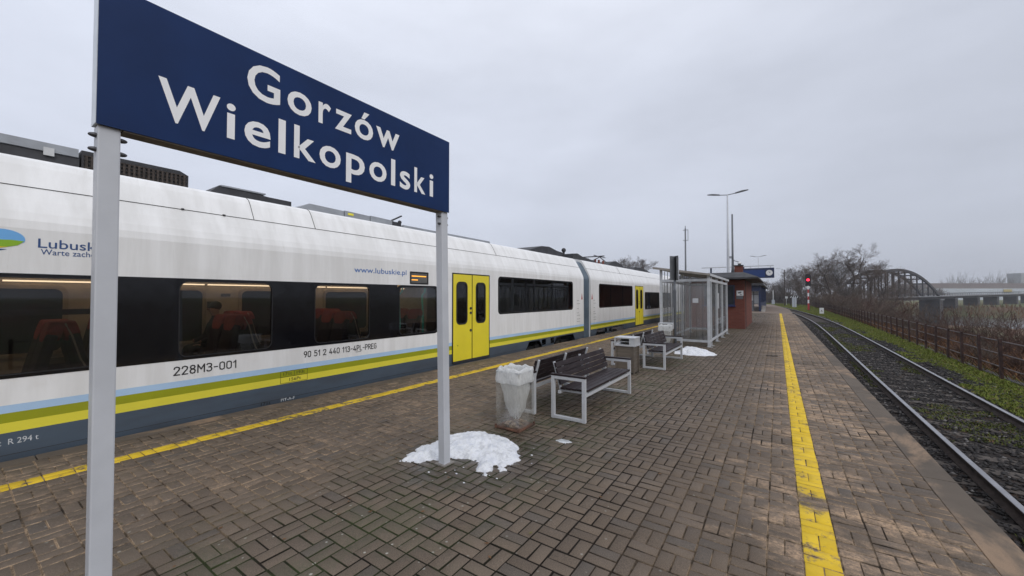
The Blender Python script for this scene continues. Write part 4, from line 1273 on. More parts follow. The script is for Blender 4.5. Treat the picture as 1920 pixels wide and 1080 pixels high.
b2 = copy_tree(bin0); b2.location = (-3.06, 13.45, .003); b2['label'] = 'far clear litter bin stuffed with white bag beside the glass shelter and pole'

def make_ash():
    r = empty('ash_bin', (0, 0, 0), 'x', 'ash bin', 'square stainless steel bins with slotted tops')
    b = MB(); b.box(-.19, .19, -.16, .16, .03, .60); b.build('body_panel', M['inox'], r, bevel=.006)
    for sx in (-1, 1):
        for sy in (-1, 1):
            b = MB(); b.box(sx * .2 - .018, sx * .2 + .018, sy * .17 - .018, sy * .17 + .018, 0, .605); b.build('corner_post', M['inox'], r)
    b = MB(); b.box(-.235, .235, -.205, .205, .606, .642); b.build('shelf', M['inox_light'], r, bevel=.004)
    b = MB(); b.box(-.235, .235, -.205, .205, .775, .805); b.build('lid', M['inox_light'], r, bevel=.004)
    b = MB(); b.box(.105, .23, -.2, .2, .6425, .7745); b.build('side_box', M['inox_light'], r)
    b = MB(); b.box(-.2, .1045, .15, .19, .6425, .7745); b.build('back_plate', M['dark'], r)
    b = MB(); b.box(-.18, .10, -.17, .15, .70, .712); b.build('ash_tray', M['inox_light'], r)
    for ya, yb in ((-.2, -.17), (.17, .2)):
        b = MB(); b.box(-.232, -.20, ya, yb, .6425, .7745); b.build('lid_post', M['inox_light'], r)
    return r
ash0 = make_ash(); ash0.location = (-2.84, 8.84, .003)
ash0['label'] = 'near square steel ash bin with slotted top between the two bench pairs'
a2 = copy_tree(ash0); a2.location = (-3.2, 14.25, .003); a2['label'] = 'far square steel ash bin seen beyond the bag-stuffed bin, next to the shelter'

# ------------------------------------------------------------------ snow
def snow_heap(name, cx, cy, pts, peak, H, label, cat='snow heap', mat_='snow', seed=1, lip=.03, step=.016):
    """outline pts are ground offsets; a lumpy height field that thins out to a ragged edge"""
    P = np.array(pts, float); Q = np.roll(P, -1, 0)
    xs_ = np.arange(P[:, 0].min() - .1, P[:, 0].max() + .1, step); ys_ = np.arange(P[:, 1].min() - .1, P[:, 1].max() + .1, step)
    X, Y = np.meshgrid(xs_, ys_); pt = np.stack([X.ravel(), Y.ravel()], 1)
    dmin = np.full(len(pt), 9.); ins = np.zeros(len(pt), bool)
    for a, b_ in zip(P, Q):
        e_ = b_ - a; t = np.clip(((pt - a) @ e_) / (e_ @ e_), 0, 1)
        dmin = np.minimum(dmin, np.linalg.norm(pt - a - t[:, None] * e_, axis=1))
        with np.errstate(all='ignore'):
            ins ^= ((a[1] > pt[:, 1]) != (b_[1] > pt[:, 1])) & (pt[:, 0] < (b_[0] - a[0]) * (pt[:, 1] - a[1]) / (b_[1] - a[1]) + a[0])
    sd = np.where(ins, dmin, -dmin)
    na = 1 if H > .05 else .22
    sd = sd + na * (.05 * vnoise(pt[:, 0], pt[:, 1], 22, seed) + .040 * vnoise(pt[:, 0], pt[:, 1], 55, seed + 1) + .02 * vnoise(pt[:, 0], pt[:, 1], 120, seed + 7))
    pk = np.exp(-((pt[:, 0] - peak[0]) ** 2 + (pt[:, 1] - peak[1]) ** 2) / (2 * .30 ** 2))
    h = lip * (1 - np.exp(-np.maximum(sd, 0) / .03)) + H * (.35 + .65 * pk) * sst(0, .34, sd)
    h = h + (.030 * vnoise(pt[:, 0], pt[:, 1], 18, seed + 2) + .016 * vnoise(pt[:, 0], pt[:, 1], 55, seed + 3) + .007 * vnoise(pt[:, 0], pt[:, 1], 130, seed + 4)) * sst(0, .10, sd) * (1 if H > .05 else .1)
    z = np.where(sd > 0, np.maximum(h, .003), -.01)
    nx_, ny_ = len(xs_), len(ys_)
    i_ = (np.arange(ny_ - 1)[:, None] * nx_ + np.arange(nx_ - 1)[None]).ravel()
    f = np.stack([i_, i_ + 1, i_ + nx_ + 1, i_ + nx_], 1)
    f = f[(sd[f] > 0).any(1)]
    u_, inv = np.unique(f, return_inverse=True)
    ob = np_mesh(name, np.stack([pt[u_, 0], pt[u_, 1], z[u_]], 1), inv.reshape(f.shape), M[mat_], smooth=True)
    ob.location = (cx, cy, .003)
    return tag(ob, label, cat)
snow_heap('snow_heap', -2.86, 3.05, [(-.42, -.27), (-.52, .10), (-.50, .50), (-.32, .86), (.05, .88), (.36, .72), (.60, .42), (.58, .12), (.46, .18), (.52, -.05), (.40, -.02), (.28, .10), (.16, .16), (.10, .12), (-.04, .06), (-.06, -.04), (-.16, -.06), (-.22, -.20)],
          (-.02, .40), .06, 'heap of melting white snow round the foot of the sign post', seed=4)
snow_heap('snow_heap', -2.1, 12.75, [(-.5, -.25), (-.55, .3), (-.2, .75), (.25, .7), (.6, .25), (.55, -.05), (.3, -.3), (-.1, -.38)], (-.1, .15), .15, 'heap of white snow by the far bench and the pole, in front of the shelter', seed=8)
snow_heap('ice_patch', -2.12, 4.22, [(-.10, -.03), (-.06, .06), (.03, .07), (.10, .02), (.05, -.04), (-.03, -.06)], (0, 0), .012, 'thin patch of wet ice lying on the pavers in front of the near bench', 'ice patch', 'ice', 3, .004)
q = random.Random(77); b = MB()
for _ in range(26):
    a = q.random() * 6.28; r_ = q.uniform(.45, .95)
    x, y = -2.80 + r_ * math.cos(a) * .75, 3.35 + r_ * math.sin(a) * .75
    b.sphere((x, y, .004), q.uniform(.004, .011), 6, 4, (1.4, 1, .5))
tag(b.build('snow_crumbs', M['snow'], None, smooth=True), kind='stuff')
N = 170
lx = np.where(NR.random(N) < .6, NR.normal(-2.7, .55, N), NR.uniform(-6.3, 1.2, N)); ly = .8 + 14 * NR.random(N) ** 1.4
la = NR.random(N) * 6.28; ls = .007 + .013 * NR.random(N)
v = np.stack([np.stack([lx + ls * np.cos(la + o) * k_, ly + ls * np.sin(la + o) * k_, .005 + .006 * NR.random(N)], 1) for o, k_ in ((0, 1.3), (1.6, .6), (3.1, 1.2), (4.7, .55))], 1)
tag(np_mesh('leaf_litter', v.reshape(-1, 3), np.arange(N * 4).reshape(-1, 4), M['reeds'], None, np.repeat(NR.random(N), 4)), kind='stuff')
b = MB(); b.bar((-.30, 13.55, .012), (-.02, 13.60, .012), .03, .02); b.bar((-.14, 13.50, .02), (-.05, 13.68, .014), .02, .015)
tag(b.build('twig', M['bark']), 'dark broken twig lying on the pavers left of the right yellow line', 'twig')

# ------------------------------------------------------------------ pole with a folded notice board
b = MB(); nb = empty('notice_post', (-2.70, 13.2, 0), 'grey post with a dark V-shaped notice board at the top, before the shelter', 'notice post')
b.tube([(-2.70, 13.2, 0), (-2.70, 13.2, 2.95)], .038, 12); b.build('post', M['mast_dark'], nb, smooth=True)
for s_, m_ in ((-1, 'mast_dark'), (1, 'dark')):
    b = MB(); b.bar((-2.675, 13.12, 2.62), (-2.675 + s_ * .125, 12.98 + (0 if s_ < 0 else .02), 2.62), .76, .015, up=(0, 0, 1))
    b = MB(); p0, p1 = (-2.685, 13.14), (-2.685 + s_ * .12, 12.99)
    b.prism([p0, p1, (p1[0] + .008, p1[1] + .012), (p0[0] + .008, p0[1] + .012)], fz, 2.24, 3.0); b.build('board', M[m_], nb)
b = MB(); b.box(-2.60, -2.585, 13.02, 13.24, 2.26, 2.98); b.build('board_edge', M['inox_light'], nb)
b = MB(); b.box(-2.745, -2.655, 13.13, 13.16, 1.38, 1.92); b.build('timetable_box', M['mast_dark'], nb)
b = MB(); b.tube([(-2.70, 13.2, 0), (-2.70, 13.2, .05)], .09, 12); b.build('base_collar', M['dark'], nb)

# ------------------------------------------------------------------ glazed shelter
sh = empty('shelter', (-2.72, 17.6, 0), 'white framed glazed waiting shelter with sloping roof and dirty clear walls', 'shelter')
x0, x1, y0, y1 = -3.5, -1.95, 14.8, 20.45
def rz(x): return 2.70 - (x - x0) / (x1 - x0) * .24
b = MB()
b.prism([(-3.74, rz(-3.74)), (-1.88, rz(-1.88)), (-1.88, rz(-1.88) + .035), (-3.74, rz(-3.74) + .05)], fy, 14.62, 20.65); b.build('roof', M['shelter_roof'], sh)
for y in (14.60, 20.655):
    b = MB(); b.prism([(-3.745, rz(-3.745) - .02), (-1.875, rz(-1.875) - .02), (-1.875, rz(-1.875) + .045), (-3.745, rz(-3.745) + .06)], fy, y, y + .015); b.build('roof_edge', M['shelter_roof'], sh)
b = MB(); b.box(-1.879, -1.86, 14.6, 20.66, rz(-1.87) - .03, rz(-1.87) + .05); b.build('gutter', M['shelter_frame'], sh)
for x, y in ((x0, y0), (x1, y0), (x1, 15.25), (x1, 16.9), (x1, 18.6), (x1, y1), (x0, y1), (x0, 16.7), (x0, 18.6)):
    b = MB(); b.box(x - .04, x + .04, y - .04, y + .04, .0, rz(x) - .004); p = b.build('post', M['shelter_frame'], sh)
    k = MB(); k.box(x - .05, x + .11, y - .05, y + .05, .0, .012); k.build('foot', M['shelter_frame'], p)
for z0, z1 in ((2.245, 2.335), (.15, .22)):
    b = MB(); b.box(x0 + .041, x1 - .041, y0 - .03, y0 + .03, z0, z1); b.build('cross_beam', M['shelter_frame'], sh)
    b = MB(); b.box(x0 + .041, x1 - .041, y1 - .03, y1 + .03, z0, z1); b.build('cross_beam', M['shelter_frame'], sh)
    for ya, yb in ((14.84, 15.21), (15.29, 16.86), (16.94, 18.56), (18.64, 20.41)):
        b = MB(); b.box(x1 - .03, x1 + .03, ya, yb, z0, z1); b.build('cross_beam', M['shelter_frame'], sh)
    for ya, yb in ((14.84, 16.66), (16.74, 18.56), (18.64, 20.41)):
        b = MB(); b.box(x0 - .03, x0 + .03, ya, yb, z0, z1); b.build('cross_beam', M['shelter_frame'], sh)
def panel(x_a, x_b, y_a, y_b):
    b = MB(); b.box(x_a, x_b, y_a, y_b, .222, 2.243); b.build('wall_panel', M['poly'], sh)
panel(x0 + .042, x1 - .042, y0 - .006, y0 + .006); panel(x0 + .042, x1 - .042, y1 - .006, y1 + .006)
for ya, yb in ((14.845, 15.205), (15.295, 16.855), (16.945, 18.555), (18.645, 20.405)): panel(x1 - .006, x1 + .006, ya, yb)
for ya, yb in ((14.845, 16.655), (16.745, 18.555), (18.645, 20.405)): panel(x0 - .006, x0 + .006, ya, yb)
M['mullion'] = pm('grey_mullion', (.07, .072, .075), .5)
def mull(a, c, z1=2.243, w=.016):
    b = MB(); b.box(a - w / 2, a + w / 2, c - w / 2, c + w / 2, .222, z1); b.build('mullion', M['mullion'], sh)
for i in range(1, 8): mull(x0 + i * .194, y0 + .012, 2.243, .011)
for i in range(1, 4): mull(x0 + i * .388, y1 - .012, 2.243, .014)
for i in range(1, 12): mull(x0 + .014, y0 + .02 + i * .47, 2.66, .018)
for yy in (15.8, 16.35, 17.4, 17.95, 19.2, 19.8): mull(x1 - .014, yy, 2.243, .03)
b = MB(); b.box(x1 + .008, x1 + .014, 17.1, 17.55, 1.25, 1.85); b.build('timetable', M['inox_light'], sh)
b = MB(); b.box(x1 - .5, x1 - .32, y0 - .012, y0 - .007, 1.50, 1.66); b.build('notice', M['inox_light'], sh)
sb = empty('shelter_bench', (-2.5, 18.9, 0), 'plain plank bench with white frame inside the glazed shelter', 'bench')
for i in range(3):
    b = MB(); b.box(-2.35 + i * .13, -2.24 + i * .13, 17.2, 20.0, .44, .47); b.build('slat', M['hall_roof'], sb)
for yy in (17.4, 18.6, 19.8):
    b = MB(); b.box(-2.34, -2.30, yy, yy + .05, 0, .44); b.box(-2.02, -1.99, yy, yy + .05, 0, .85); b.build('leg', M['shelter_frame'], sb)
for i in range(2):
    b = MB(); b.box(-2.02 - .0, -1.996, 17.2, 20.0, .60 + i * .14, .70 + i * .14); b.build('back_slat', M['shelter_frame'], sb)

# ------------------------------------------------------------------ brick kiosk
ki = empty('brick_kiosk', (-2.9, 27.5, 0), 'small red brick platform building with dark overhanging roof', 'building')
kx0, kx1, ky0, ky1 = -4.35, -1.45, 24.05, 30.9
b = MB()
b.box(kx0, kx1, ky0, ky0 + .25, 0, 1.24); b.box(kx0, kx1, ky0, ky0 + .25, 2.34, 2.62); b.box(-1.90, kx1, ky0, ky0 + .25, 1.2405, 2.3395); b.box(kx0, -3.4, ky0, ky0 + .25, 1.2405, 2.3395)
b.box(kx1 - .25, kx1, ky0 + .2505, ky1, 0, 2.62); b.box(kx0, kx0 + .25, ky0 + .2505, ky1, 0, 2.62); b.box(kx0 + .2505, kx1 - .2505, ky1 - .25, ky1, 0, 2.62)
b.build('brick_wall', M['brick'], ki)
b = MB(); b.box(kx1 + .0005, kx1 + .03, ky0 + .62, ky0 + .66, 0, 2.6); b.build('downpipe', M['felt'], ki)
b = MB(); b.ring(rrect(-3.4, -1.9, 1.24, 2.34, .002, 1), rrect(-3.33, -1.97, 1.31, 2.27, .002, 1), fy, ky0 + .06, ky0 + .12); w = b.build('window', M['navy'], ki)
b = MB(); b.box(-3.35, -1.95, ky0 + .08, ky0 + .09, 1.29, 2.29); b.build('pane', M['far_glass'], w)
b = MB(); b.box(-3.5, -1.86, ky0 - .09, ky0 + .05, 1.19, 1.235); b.build('window_sill', M['navy_light'], w)
ex0, ex1, ey0, ey1 = -5.1, -.78, 23.3, 31.7
b = MB()
b.add([(ex0, ey0, 2.64), (ex1, ey0, 2.64), (ex1, ey1, 2.64), (ex0, ey1, 2.64), (ex0, ey0, 2.72), (ex1, ey0, 2.72), (ex1, ey1, 2.72), (ex0, ey1, 2.72),
       (ex0 + .7, ey0 + .8, 3.02), (ex1 - .7, ey0 + .8, 3.02), (ex1 - .7, ey1 - .8, 3.02), (ex0 + .7, ey1 - .8, 3.02)],
      [(3, 2, 1, 0), (0, 1, 5, 4), (1, 2, 6, 5), (2, 3, 7, 6), (3, 0, 4, 7), (4, 5, 9, 8), (5, 6, 10, 9), (6, 7, 11, 10), (7, 4, 8, 11), (8, 9, 10, 11)])
b.build('roof', M['felt'], ki)
b = MB(); b.box(-1.98, -1.58, 25.0, 25.4, 2.9, 3.42); b.build('chimney', M['brick'], ki)
b = MB(); b.box(-2.01, -1.55, 24.97, 25.43, 3.42, 3.47); b.build('chimney_cap', M['felt'], ki)
cs = MB(); cs.box(-1.815, -1.50, ky0 - .02, ky0 - .003, 1.765, 2.035)
cs = tag(cs.build('camera_sign', M['white']), 'white square surveillance camera sign on the brick kiosk corner', 'sign')
b = MB()
b.prism([(-1.77, 1.93), (-1.74, 1.88), (-1.585, 1.935), (-1.60, 1.985)], fy, ky0 - .024, ky0 - .0205); b.prism([(-1.68, 1.89), (-1.66, 1.89), (-1.62, 1.83), (-1.55, 1.83), (-1.55, 1.81), (-1.64, 1.81)], fy, ky0 - .0235, ky0 - .0205)
b.build('pictogram', M['print_black'], cs)
pl = MB(); pl.box(-1.83, -1.52, ky0 - .018, ky0 - .003, 1.585, 1.75)
tag(pl.build('grey_plate', M['mast_dark']), 'dark grey plate under the white camera sign on the kiosk', 'plate')

# ------------------------------------------------------------------ masts and lamps
def make_lamp():
    r = empty('platform_lamp', (0, 0, 0), 'x', 'lamp post', 'double armed platform lamps')
    b = MB(); b.tube([(0, 0, 0), (0, 0, 1.2), (0, 0, 5), (0, 0, 9.22)], [.13, .12, .09, .045], 14); b.build('pole', M['white_post'], r, smooth=True)
    for s_ in (-1, 1):
        b = MB(); b.tube([(0, 0, 9.16), (s_ * .5, 0, 9.22), (s_ * .62, 0, 9.24)], .028, 8); a = b.build('arm', M['mast_dark'], r)
        b = MB(); b.add([(s_ * .5, -.11, 9.20), (s_ * .95, -.13, 9.27), (s_ * 1.32, -.08, 9.33), (s_ * 1.32, .08, 9.33), (s_ * .95, .13, 9.27), (s_ * .5, .11, 9.20),
                         (s_ * .5, -.06, 9.27), (s_ * .95, -.09, 9.36), (s_ * 1.32, -.06, 9.37), (s_ * 1.32, .06, 9.37), (s_ * .95, .09, 9.36), (s_ * .5, .06, 9.27)],
                        [(0, 1, 2, 3, 4, 5), (6, 7, 8, 9, 10, 11)] + [(i, (i + 1) % 6, 6 + (i + 1) % 6, 6 + i) for i in range(6)])
        b.build('lamp_head', M['lamp_head'], a)
    return r
l0 = make_lamp(); x, y = at(1366, 28.5); l0.location = (x, y, 0); l0['label'] = 'tall pale lamp post with two arms rising behind the brick kiosk'
l1 = copy_tree(l0); x, y = at(1422.5, 73); l1.location = (x, y, 0); l1['label'] = 'distant double armed lamp post rising above the blue clock sign'
x, y = at(1374.5, 24.5)
ms = empty('camera_mast', (x, y, 3.02), 'dark slim mast with surveillance cameras standing on the kiosk roof', 'mast')
b = MB(); b.tube([(x, y, 3.02), (x, y, 3.5), (x, y, 4.2), (x, y, 6.9)], [.12, .075, .06, .045], 10); b.build('mast', M['mast_dark'], ms, smooth=True)
b = MB(); b.tube([(x, y, 4.1), (x + .12, y - .06, 3.95), (x + .36, y - .15, 3.86)], .03, 8); b.build('bracket', M['galv'], ms)
b = MB(); b.sphere((x + .38, y - .16, 3.78), .11, 12, 8, (1, 1, .8)); c_ = b.build('camera_dome', M['white'], ms, smooth=True)
b = MB(); b.tube([(x + .38, y - .16, 3.72), (x + .38, y - .16, 3.55)], [.085, .05], 10); b.build('dome_glass', M['dark'], c_)
b = MB(); b.box(x - .17, x - .04, y - .22, y + .06, 4.12, 4.24); b.build('camera_box', M['galv'], ms)
x, y = at(1286, 60)
gm = empty('radio_mast', (x, y, -.8), 'thin dark radio mast with a small ring aerial at the top, far beyond the train', 'mast')
b = MB(); b.tube([(x, y, -.8), (x, y, 4), (x, y, 12.2)], [.17, .14, .10], 8); b.build('mast', M['mast_dark'], gm, smooth=True)
b = MB(); b.tube([(x, y, 10.2), (x, y, 12.6)], .05, 6)
for z in (10.35, 11.95): b.bar((x - .35, y, z), (x + .42, y, z), .07)
b.bar((x + .38, y, 10.35), (x + .38, y, 11.95), .06); b.build('aerial', M['mast_dark'], gm)

# ------------------------------------------------------------------ clock sign and the blue stair building
def CP(X, Z):
    p = FV * Z + RV * X
    return float(p[0]), float(p[1])
gx0, gx1, gy = -5.9, -.30, 41.0
g_ = empty('clock_sign', (-1.6, gy, 0), 'long navy sign box with a small white clock under a pale beam', 'sign')
b = MB(); b.box(-6.0, -.25, gy + .02, gy + .10, 4.40, 4.47); b.build('beam', M['shelter_frame'], g_)
b = MB(); b.box(-2.9, -.22, gy - .1, gy + .2, 3.36, 4.24); b.build('sign_box', M['navy'], g_, bevel=.01)
b = MB(); b.box(-2.85, -.9, gy - .106, gy - .1005, 3.42, 4.06); b.build('sign_face', M['navy_light'], g_)
b = MB(); b.prism(circle(-.58, 3.80, .25, 20), fy, gy - .13, gy - .101); ck = b.build('clock', M['white'], g_)
b = MB(); b.bar((-.58, gy - .134, 3.80), (-.49, gy - .134, 3.86), .03, .004, up=(0, 1, 0)); b.bar((-.58, gy - .139, 3.80), (-.60, gy - .139, 3.97), .02, .004, up=(0, 1, 0)); b.build('clock_hand', M['print_black'], ck)
for x in (-5.2, -2.55):
    b = MB(); b.box(x - .07, x + .07, gy + .205, gy + .33, 0, 4.40); b.build('post', M['navy'], g_)
for x in (-2.0, -.5):
    b = MB(); b.box(x - .03, x + .03, gy + .03, gy + .09, 4.24, 4.40); b.build('hanger', M['shelter_frame'], g_)

bb = empty('stair_building', (-2.9, 66, 0), 'blue stairway building at the platform end with a rounded dark roof', 'building')
bx0, bx1, by0, by1 = -4.4, -1.62, 53.5, 80
b = MB(); b.box(bx1 - .2, bx1, by0, by0 + .4, 0, 2.349); b.build('front_column', M['navy'], bb)
b = MB(); b.box(bx0, bx0 + .2, by0, by0 + .4, 0, 2.349); b.build('front_column', M['navy'], bb)
b = MB(); b.box(bx0, bx1, by0 - .02, by0 + .4, 2.35, 3.3); b.build('header', M['navy'], bb)
b = MB(); b.box(bx1 - .15, bx1 - .02, by0 + .41, by1, 0, 1.0); b.build('side_wall', M['navy'], bb)
for k in range(11):
    y = by0 + .45 + k * 2.4
    b = MB(); b.box(bx1 - .12, bx1 - .05, y + .12, y + 2.28, 1.0, 2.95); b.build('side_pane', M['navy_glass'], bb)
    b = MB(); b.box(bx1 - .16, bx1, y - .1, y + .1, 1.0, 3.0); b.build('side_post', M['navy'], bb)
b = MB(); b.prism([(bx0 - .3, 3.0), (bx1 + .3, 3.0), (bx1 + .32, 3.12), (bx1 + .1, 3.38), (-2.4, 3.55), (-3.6, 3.55), (bx0 - .1, 3.38), (bx0 - .32, 3.12)], fy, by0 - .5, by1 + .4); b.build('roof', M['felt'], bb)
b = MB(); b.box(bx0 + .2, bx1 - .2, by0 + .9, by0 + .96, .9, 2.34); b.build('daylight_panel', M['white'], bb)  # white panel standing in for daylight that shows through from behind
b = MB()
for x in (-3.7, -3.0, -2.35): b.box(x - .04, x + .04, by0 + .84, by0 + .885, .2, 2.3)
b.box(bx0 + .2, bx1 - .2, by0 + .845, by0 + .885, 1.95, 2.02); b.build('screen_bar', M['mast_dark'], bb)
b = MB(); b.box(-2.75, -2.35, by0 + .1, by0 + .5, 0, 1.25); tag(b.build('ticket_machine', M['mast_dark'], None, bevel=.04), 'dark box standing in the entrance of the blue stair building', 'machine')
b = MB(); b.prism([(52.8, 0.0), (56.5, .0), (56.5, .62), (55.6, .62)], fx, -1.58, -1.2); tag(b.build('ramp_wall', M['concrete']), 'low sloping concrete wall beside the blue stair building', 'wall')

# ------------------------------------------------------------------ beside the right-hand track
x, y = at(1515.5, 68)
sgl = empty('rail_signal', (x, y, -.75), 'railway signal showing red on a red and white banded post', 'signal')
b = MB(); b.box(x - .35, x + .35, y - .35, y + .35, -.78, -.62); b.build('base', M['dark'], sgl)
zb = [-.62, .55, 1.15, 1.75, 2.35, 2.95, 3.45]
for i, (a, c) in enumerate(zip(zb, zb[1:])):
    k = MB(); k.tube([(x, y, a), (x, y, c)], .12 if i else .14, 10); k.build('post_band', M['sig_paint_red' if i % 2 == 0 else 'white'], sgl)
b = MB(); b.prism([(x - .36, 3.5), (x + .36, 3.5), (x + .40, 3.8), (x + .40, 5.3), (x + .25, 5.62), (x - .25, 5.62), (x - .40, 5.3), (x - .40, 3.8)], fy, y - .05, y + .05); hd = b.build('signal_head', M['dark'], sgl)
for z, m_, r_ in ((5.25, 'far_glass', .15), (4.62, 'sig_red', .21), (4.0, 'far_glass', .15)):
    k = MB(); k.prism(circle(x, z, r_, 18), fy, y - .10, y - .055); k.build('lamp', M[m_], hd)
    k = MB(); k.tube([(x, y - .32, z + .21), (x, y - .06, z + .21)], .05, 6); k.build('lamp_hood', M['dark'], hd)
k = MB(); k.prism(circle(x, 3.32, .25, 18), fy, y - .16, y - .13); dk = k.build('number_disc', M['white'], sgl)
b = MB(); b.box(x + .14, x + .2, y - .05, y + .05, -.6, 5.0); b.build('ladder', M['dark'], sgl)

x, y = at(1540, 55)
mk = MB(); mk.box(x - .24, x + .24, y - .12, y + .12, -.78, .12)
mk = tag(mk.build('marker_post', M['white'], None, bevel=.02), 'small white marker box on the grass near the fence', 'marker')
tm = text('A', M['print_black'], mk, x - .11, x + .11, -.42, .26, 'y', y - .1215, .01)
x, y = at(1489, 88)
cb2 = MB(); cb2.box(x - .40, x + .40, y - .25, y + .25, -.78, 1.45); cb2 = tag(cb2.build('relay_cabinet', M['cabinet'], None, bevel=.02), 'tall grey cabinet standing on the grass left of the red signal', 'cabinet')
k = MB(); k.box(x - .43, x + .43, y - .28, y + .28, 1.451, 1.52); k.build('cabinet_lid', M['cabinet'], cb2)
k = MB(); k.box(x - .02, x + .02, y - .262, y - .251, -.6, 1.3); k.build('cabinet_seam', M['mast_dark'], cb2)
x, y = at(1489, 96)
br = empty('barrier_board', (x, y, -.75), 'dark board with white slanting dashes behind the grey cabinet', 'board')
k = MB(); k.box(x - .95, x + .95, y, y + .06, 1.30, 1.85); k.build('board', M['dark'], br)
for i in range(4):
    k = MB(); u0 = x - .82 + i * .44; k.prism([(u0, 1.40), (u0 + .16, 1.40), (u0 + .34, 1.76), (u0 + .16, 1.76)], fy, y - .012, y - .002); k.build('white_dash', M['white'], br)
for s_ in (-.7, .7):
    k = MB(); k.box(x + s_ - .05, x + s_ + .05, y + .061, y + .14, -.8, 1.8); k.build('board_leg', M['dark'], br)
x, y = at(1471, 100)
pp = empty('wooden_lamp_pole', (x, y, -.8), 'thin dark wooden pole with a short lamp arm, beside the far track', 'pole')
b = MB(); b.tube([(x, y, -.8), (x, y, 8.6)], [.13, .08], 8); b.build('pole', M['bark'], pp)
b = MB(); b.tube([(x, y, 8.3), (x - .6, y, 8.8), (x - 1.3, y, 9.0)], .04, 6); b.box(x - 1.7, x - 1.25, y - .1, y + .1, 8.95, 9.05); b.build('lamp_arm', M['galv'], pp)
x, y = at(1481.5, 112)
b = MB(); b.tube([(x, y, -.8), (x, y, 6.2)], [.16, .10], 8); tag(b.build('bare_pole', M['bark']), 'shorter bare dark pole behind the grey cabinet', 'pole')
x, y = at(1449.5, 120)
wp = empty('white_post', (x, y, -.8), 'slender white post with a small box at its foot, far along the track', 'post')
b = MB(); b.tube([(x, y, -.8), (x, y, 3.6)], .10, 8); b.build('post', M['white'], wp)
b = MB(); b.box(x - .4, x + .4, y - .3, y + .3, -.8, .7); b.build('box', M['cabinet'], wp)
x, y = at(1474.5, 108)
b = MB(); b.box(x - .3, x + .3, y - .03, y + .03, 1.2, 1.75); b.box(x - .04, x + .04, y + .031, y + .1, -.8, 1.5); tag(b.build('white_plate', M['white']), 'small pale plate on a short leg right of the wooden pole', 'plate')

# ------------------------------------------------------------------ rusty fence
fe = empty('fence', (5.4, 16, -.75), 'long rusty steel fence with square posts and three rails above the river bank', 'fence')
fys = np.arange(1.26, 116, 1.65)
fp = None
for i, y in enumerate(fys):
    x = float(xf(y))
    if fp is None:
        b = MB(); b.box(-.032, .032, -.043, .043, 0, 1.24); fp = b.build('fence_post', M['fence_rust'], None, bevel=.005); fp.parent = fe; o = fp
    else:
        o = fp.copy(); COL.objects.link(o); o.parent = fe
    o.location = (x - 5.4, y - 16, -.03 + rnd.uniform(-.015, .015)); o.rotation_euler = (rnd.uniform(-.012, .012), rnd.uniform(-.02, .02), rnd.uniform(-.05, .05))
for zr in (.375, -.005, -.39):
    b = MB(); pts = [(float(xf(y)) + .050, y, zr + rnd.uniform(-.006, .006)) for y in fys]
    b.tube(pts, .019, 6); b.build('fence_rail', M['fence_rail'], fe, smooth=True)
yk = np.arange(0, 118, 2.0)
kb = MB()
for a, c in zip(yk, yk[1:]):
    xa, xb2 = float(xf(a)), float(xf(c))
    kb.add([(xa + .06, a, -.8), (xa + .22, a, -.8), (xa + .22, a, -.70), (xa + .06, a, -.70), (xb2 + .06, c - .02, -.8), (xb2 + .22, c - .02, -.8), (xb2 + .22, c - .02, -.70), (xb2 + .06, c - .02, -.70)],
           [(0, 1, 2, 3), (7, 6, 5, 4), (0, 4, 5, 1), (1, 5, 6, 2), (2, 6, 7, 3), (3, 7, 4, 0)])
tag(kb.build('fence_kerb', M['pier']), kind='structure')

# ------------------------------------------------------------------ trees and scrub
def seg_mesh(name, segs, mat_, parent=None, sides=4):
    """segs: rows x0 y0 z0 x1 y1 z1 r0 r1 -> tapered tubes as one mesh"""
    s = np.asarray(segs, float); n = len(s)
    a, b = s[:, 0:3], s[:, 3:6]; d = b - a; d /= np.maximum(np.linalg.norm(d, axis=1), 1e-6)[:, None]
    ref = np.where((np.abs(d[:, 2]) > .9)[:, None], np.array([[1., 0, 0]]), np.array([[0, 0, 1.]]))
    u = np.cross(d, ref); u /= np.linalg.norm(u, axis=1)[:, None]; w = np.cross(d, u)
    t = np.arange(sides) * 2 * math.pi / sides
    ring = u[:, None, :] * np.cos(t)[None, :, None] + w[:, None, :] * np.sin(t)[None, :, None]
    v = np.concatenate([a[:, None, :] + ring * s[:, 6][:, None, None], b[:, None, :] + ring * s[:, 7][:, None, None]], 1).reshape(-1, 3)
    f = np.array([(i, (i + 1) % sides, sides + (i + 1) % sides, sides + i) for i in range(sides)])
    f = (f[None] + (np.arange(n) * 2 * sides)[:, None, None]).reshape(-1, 4)
    return np_mesh(name, v, f, mat_, parent)

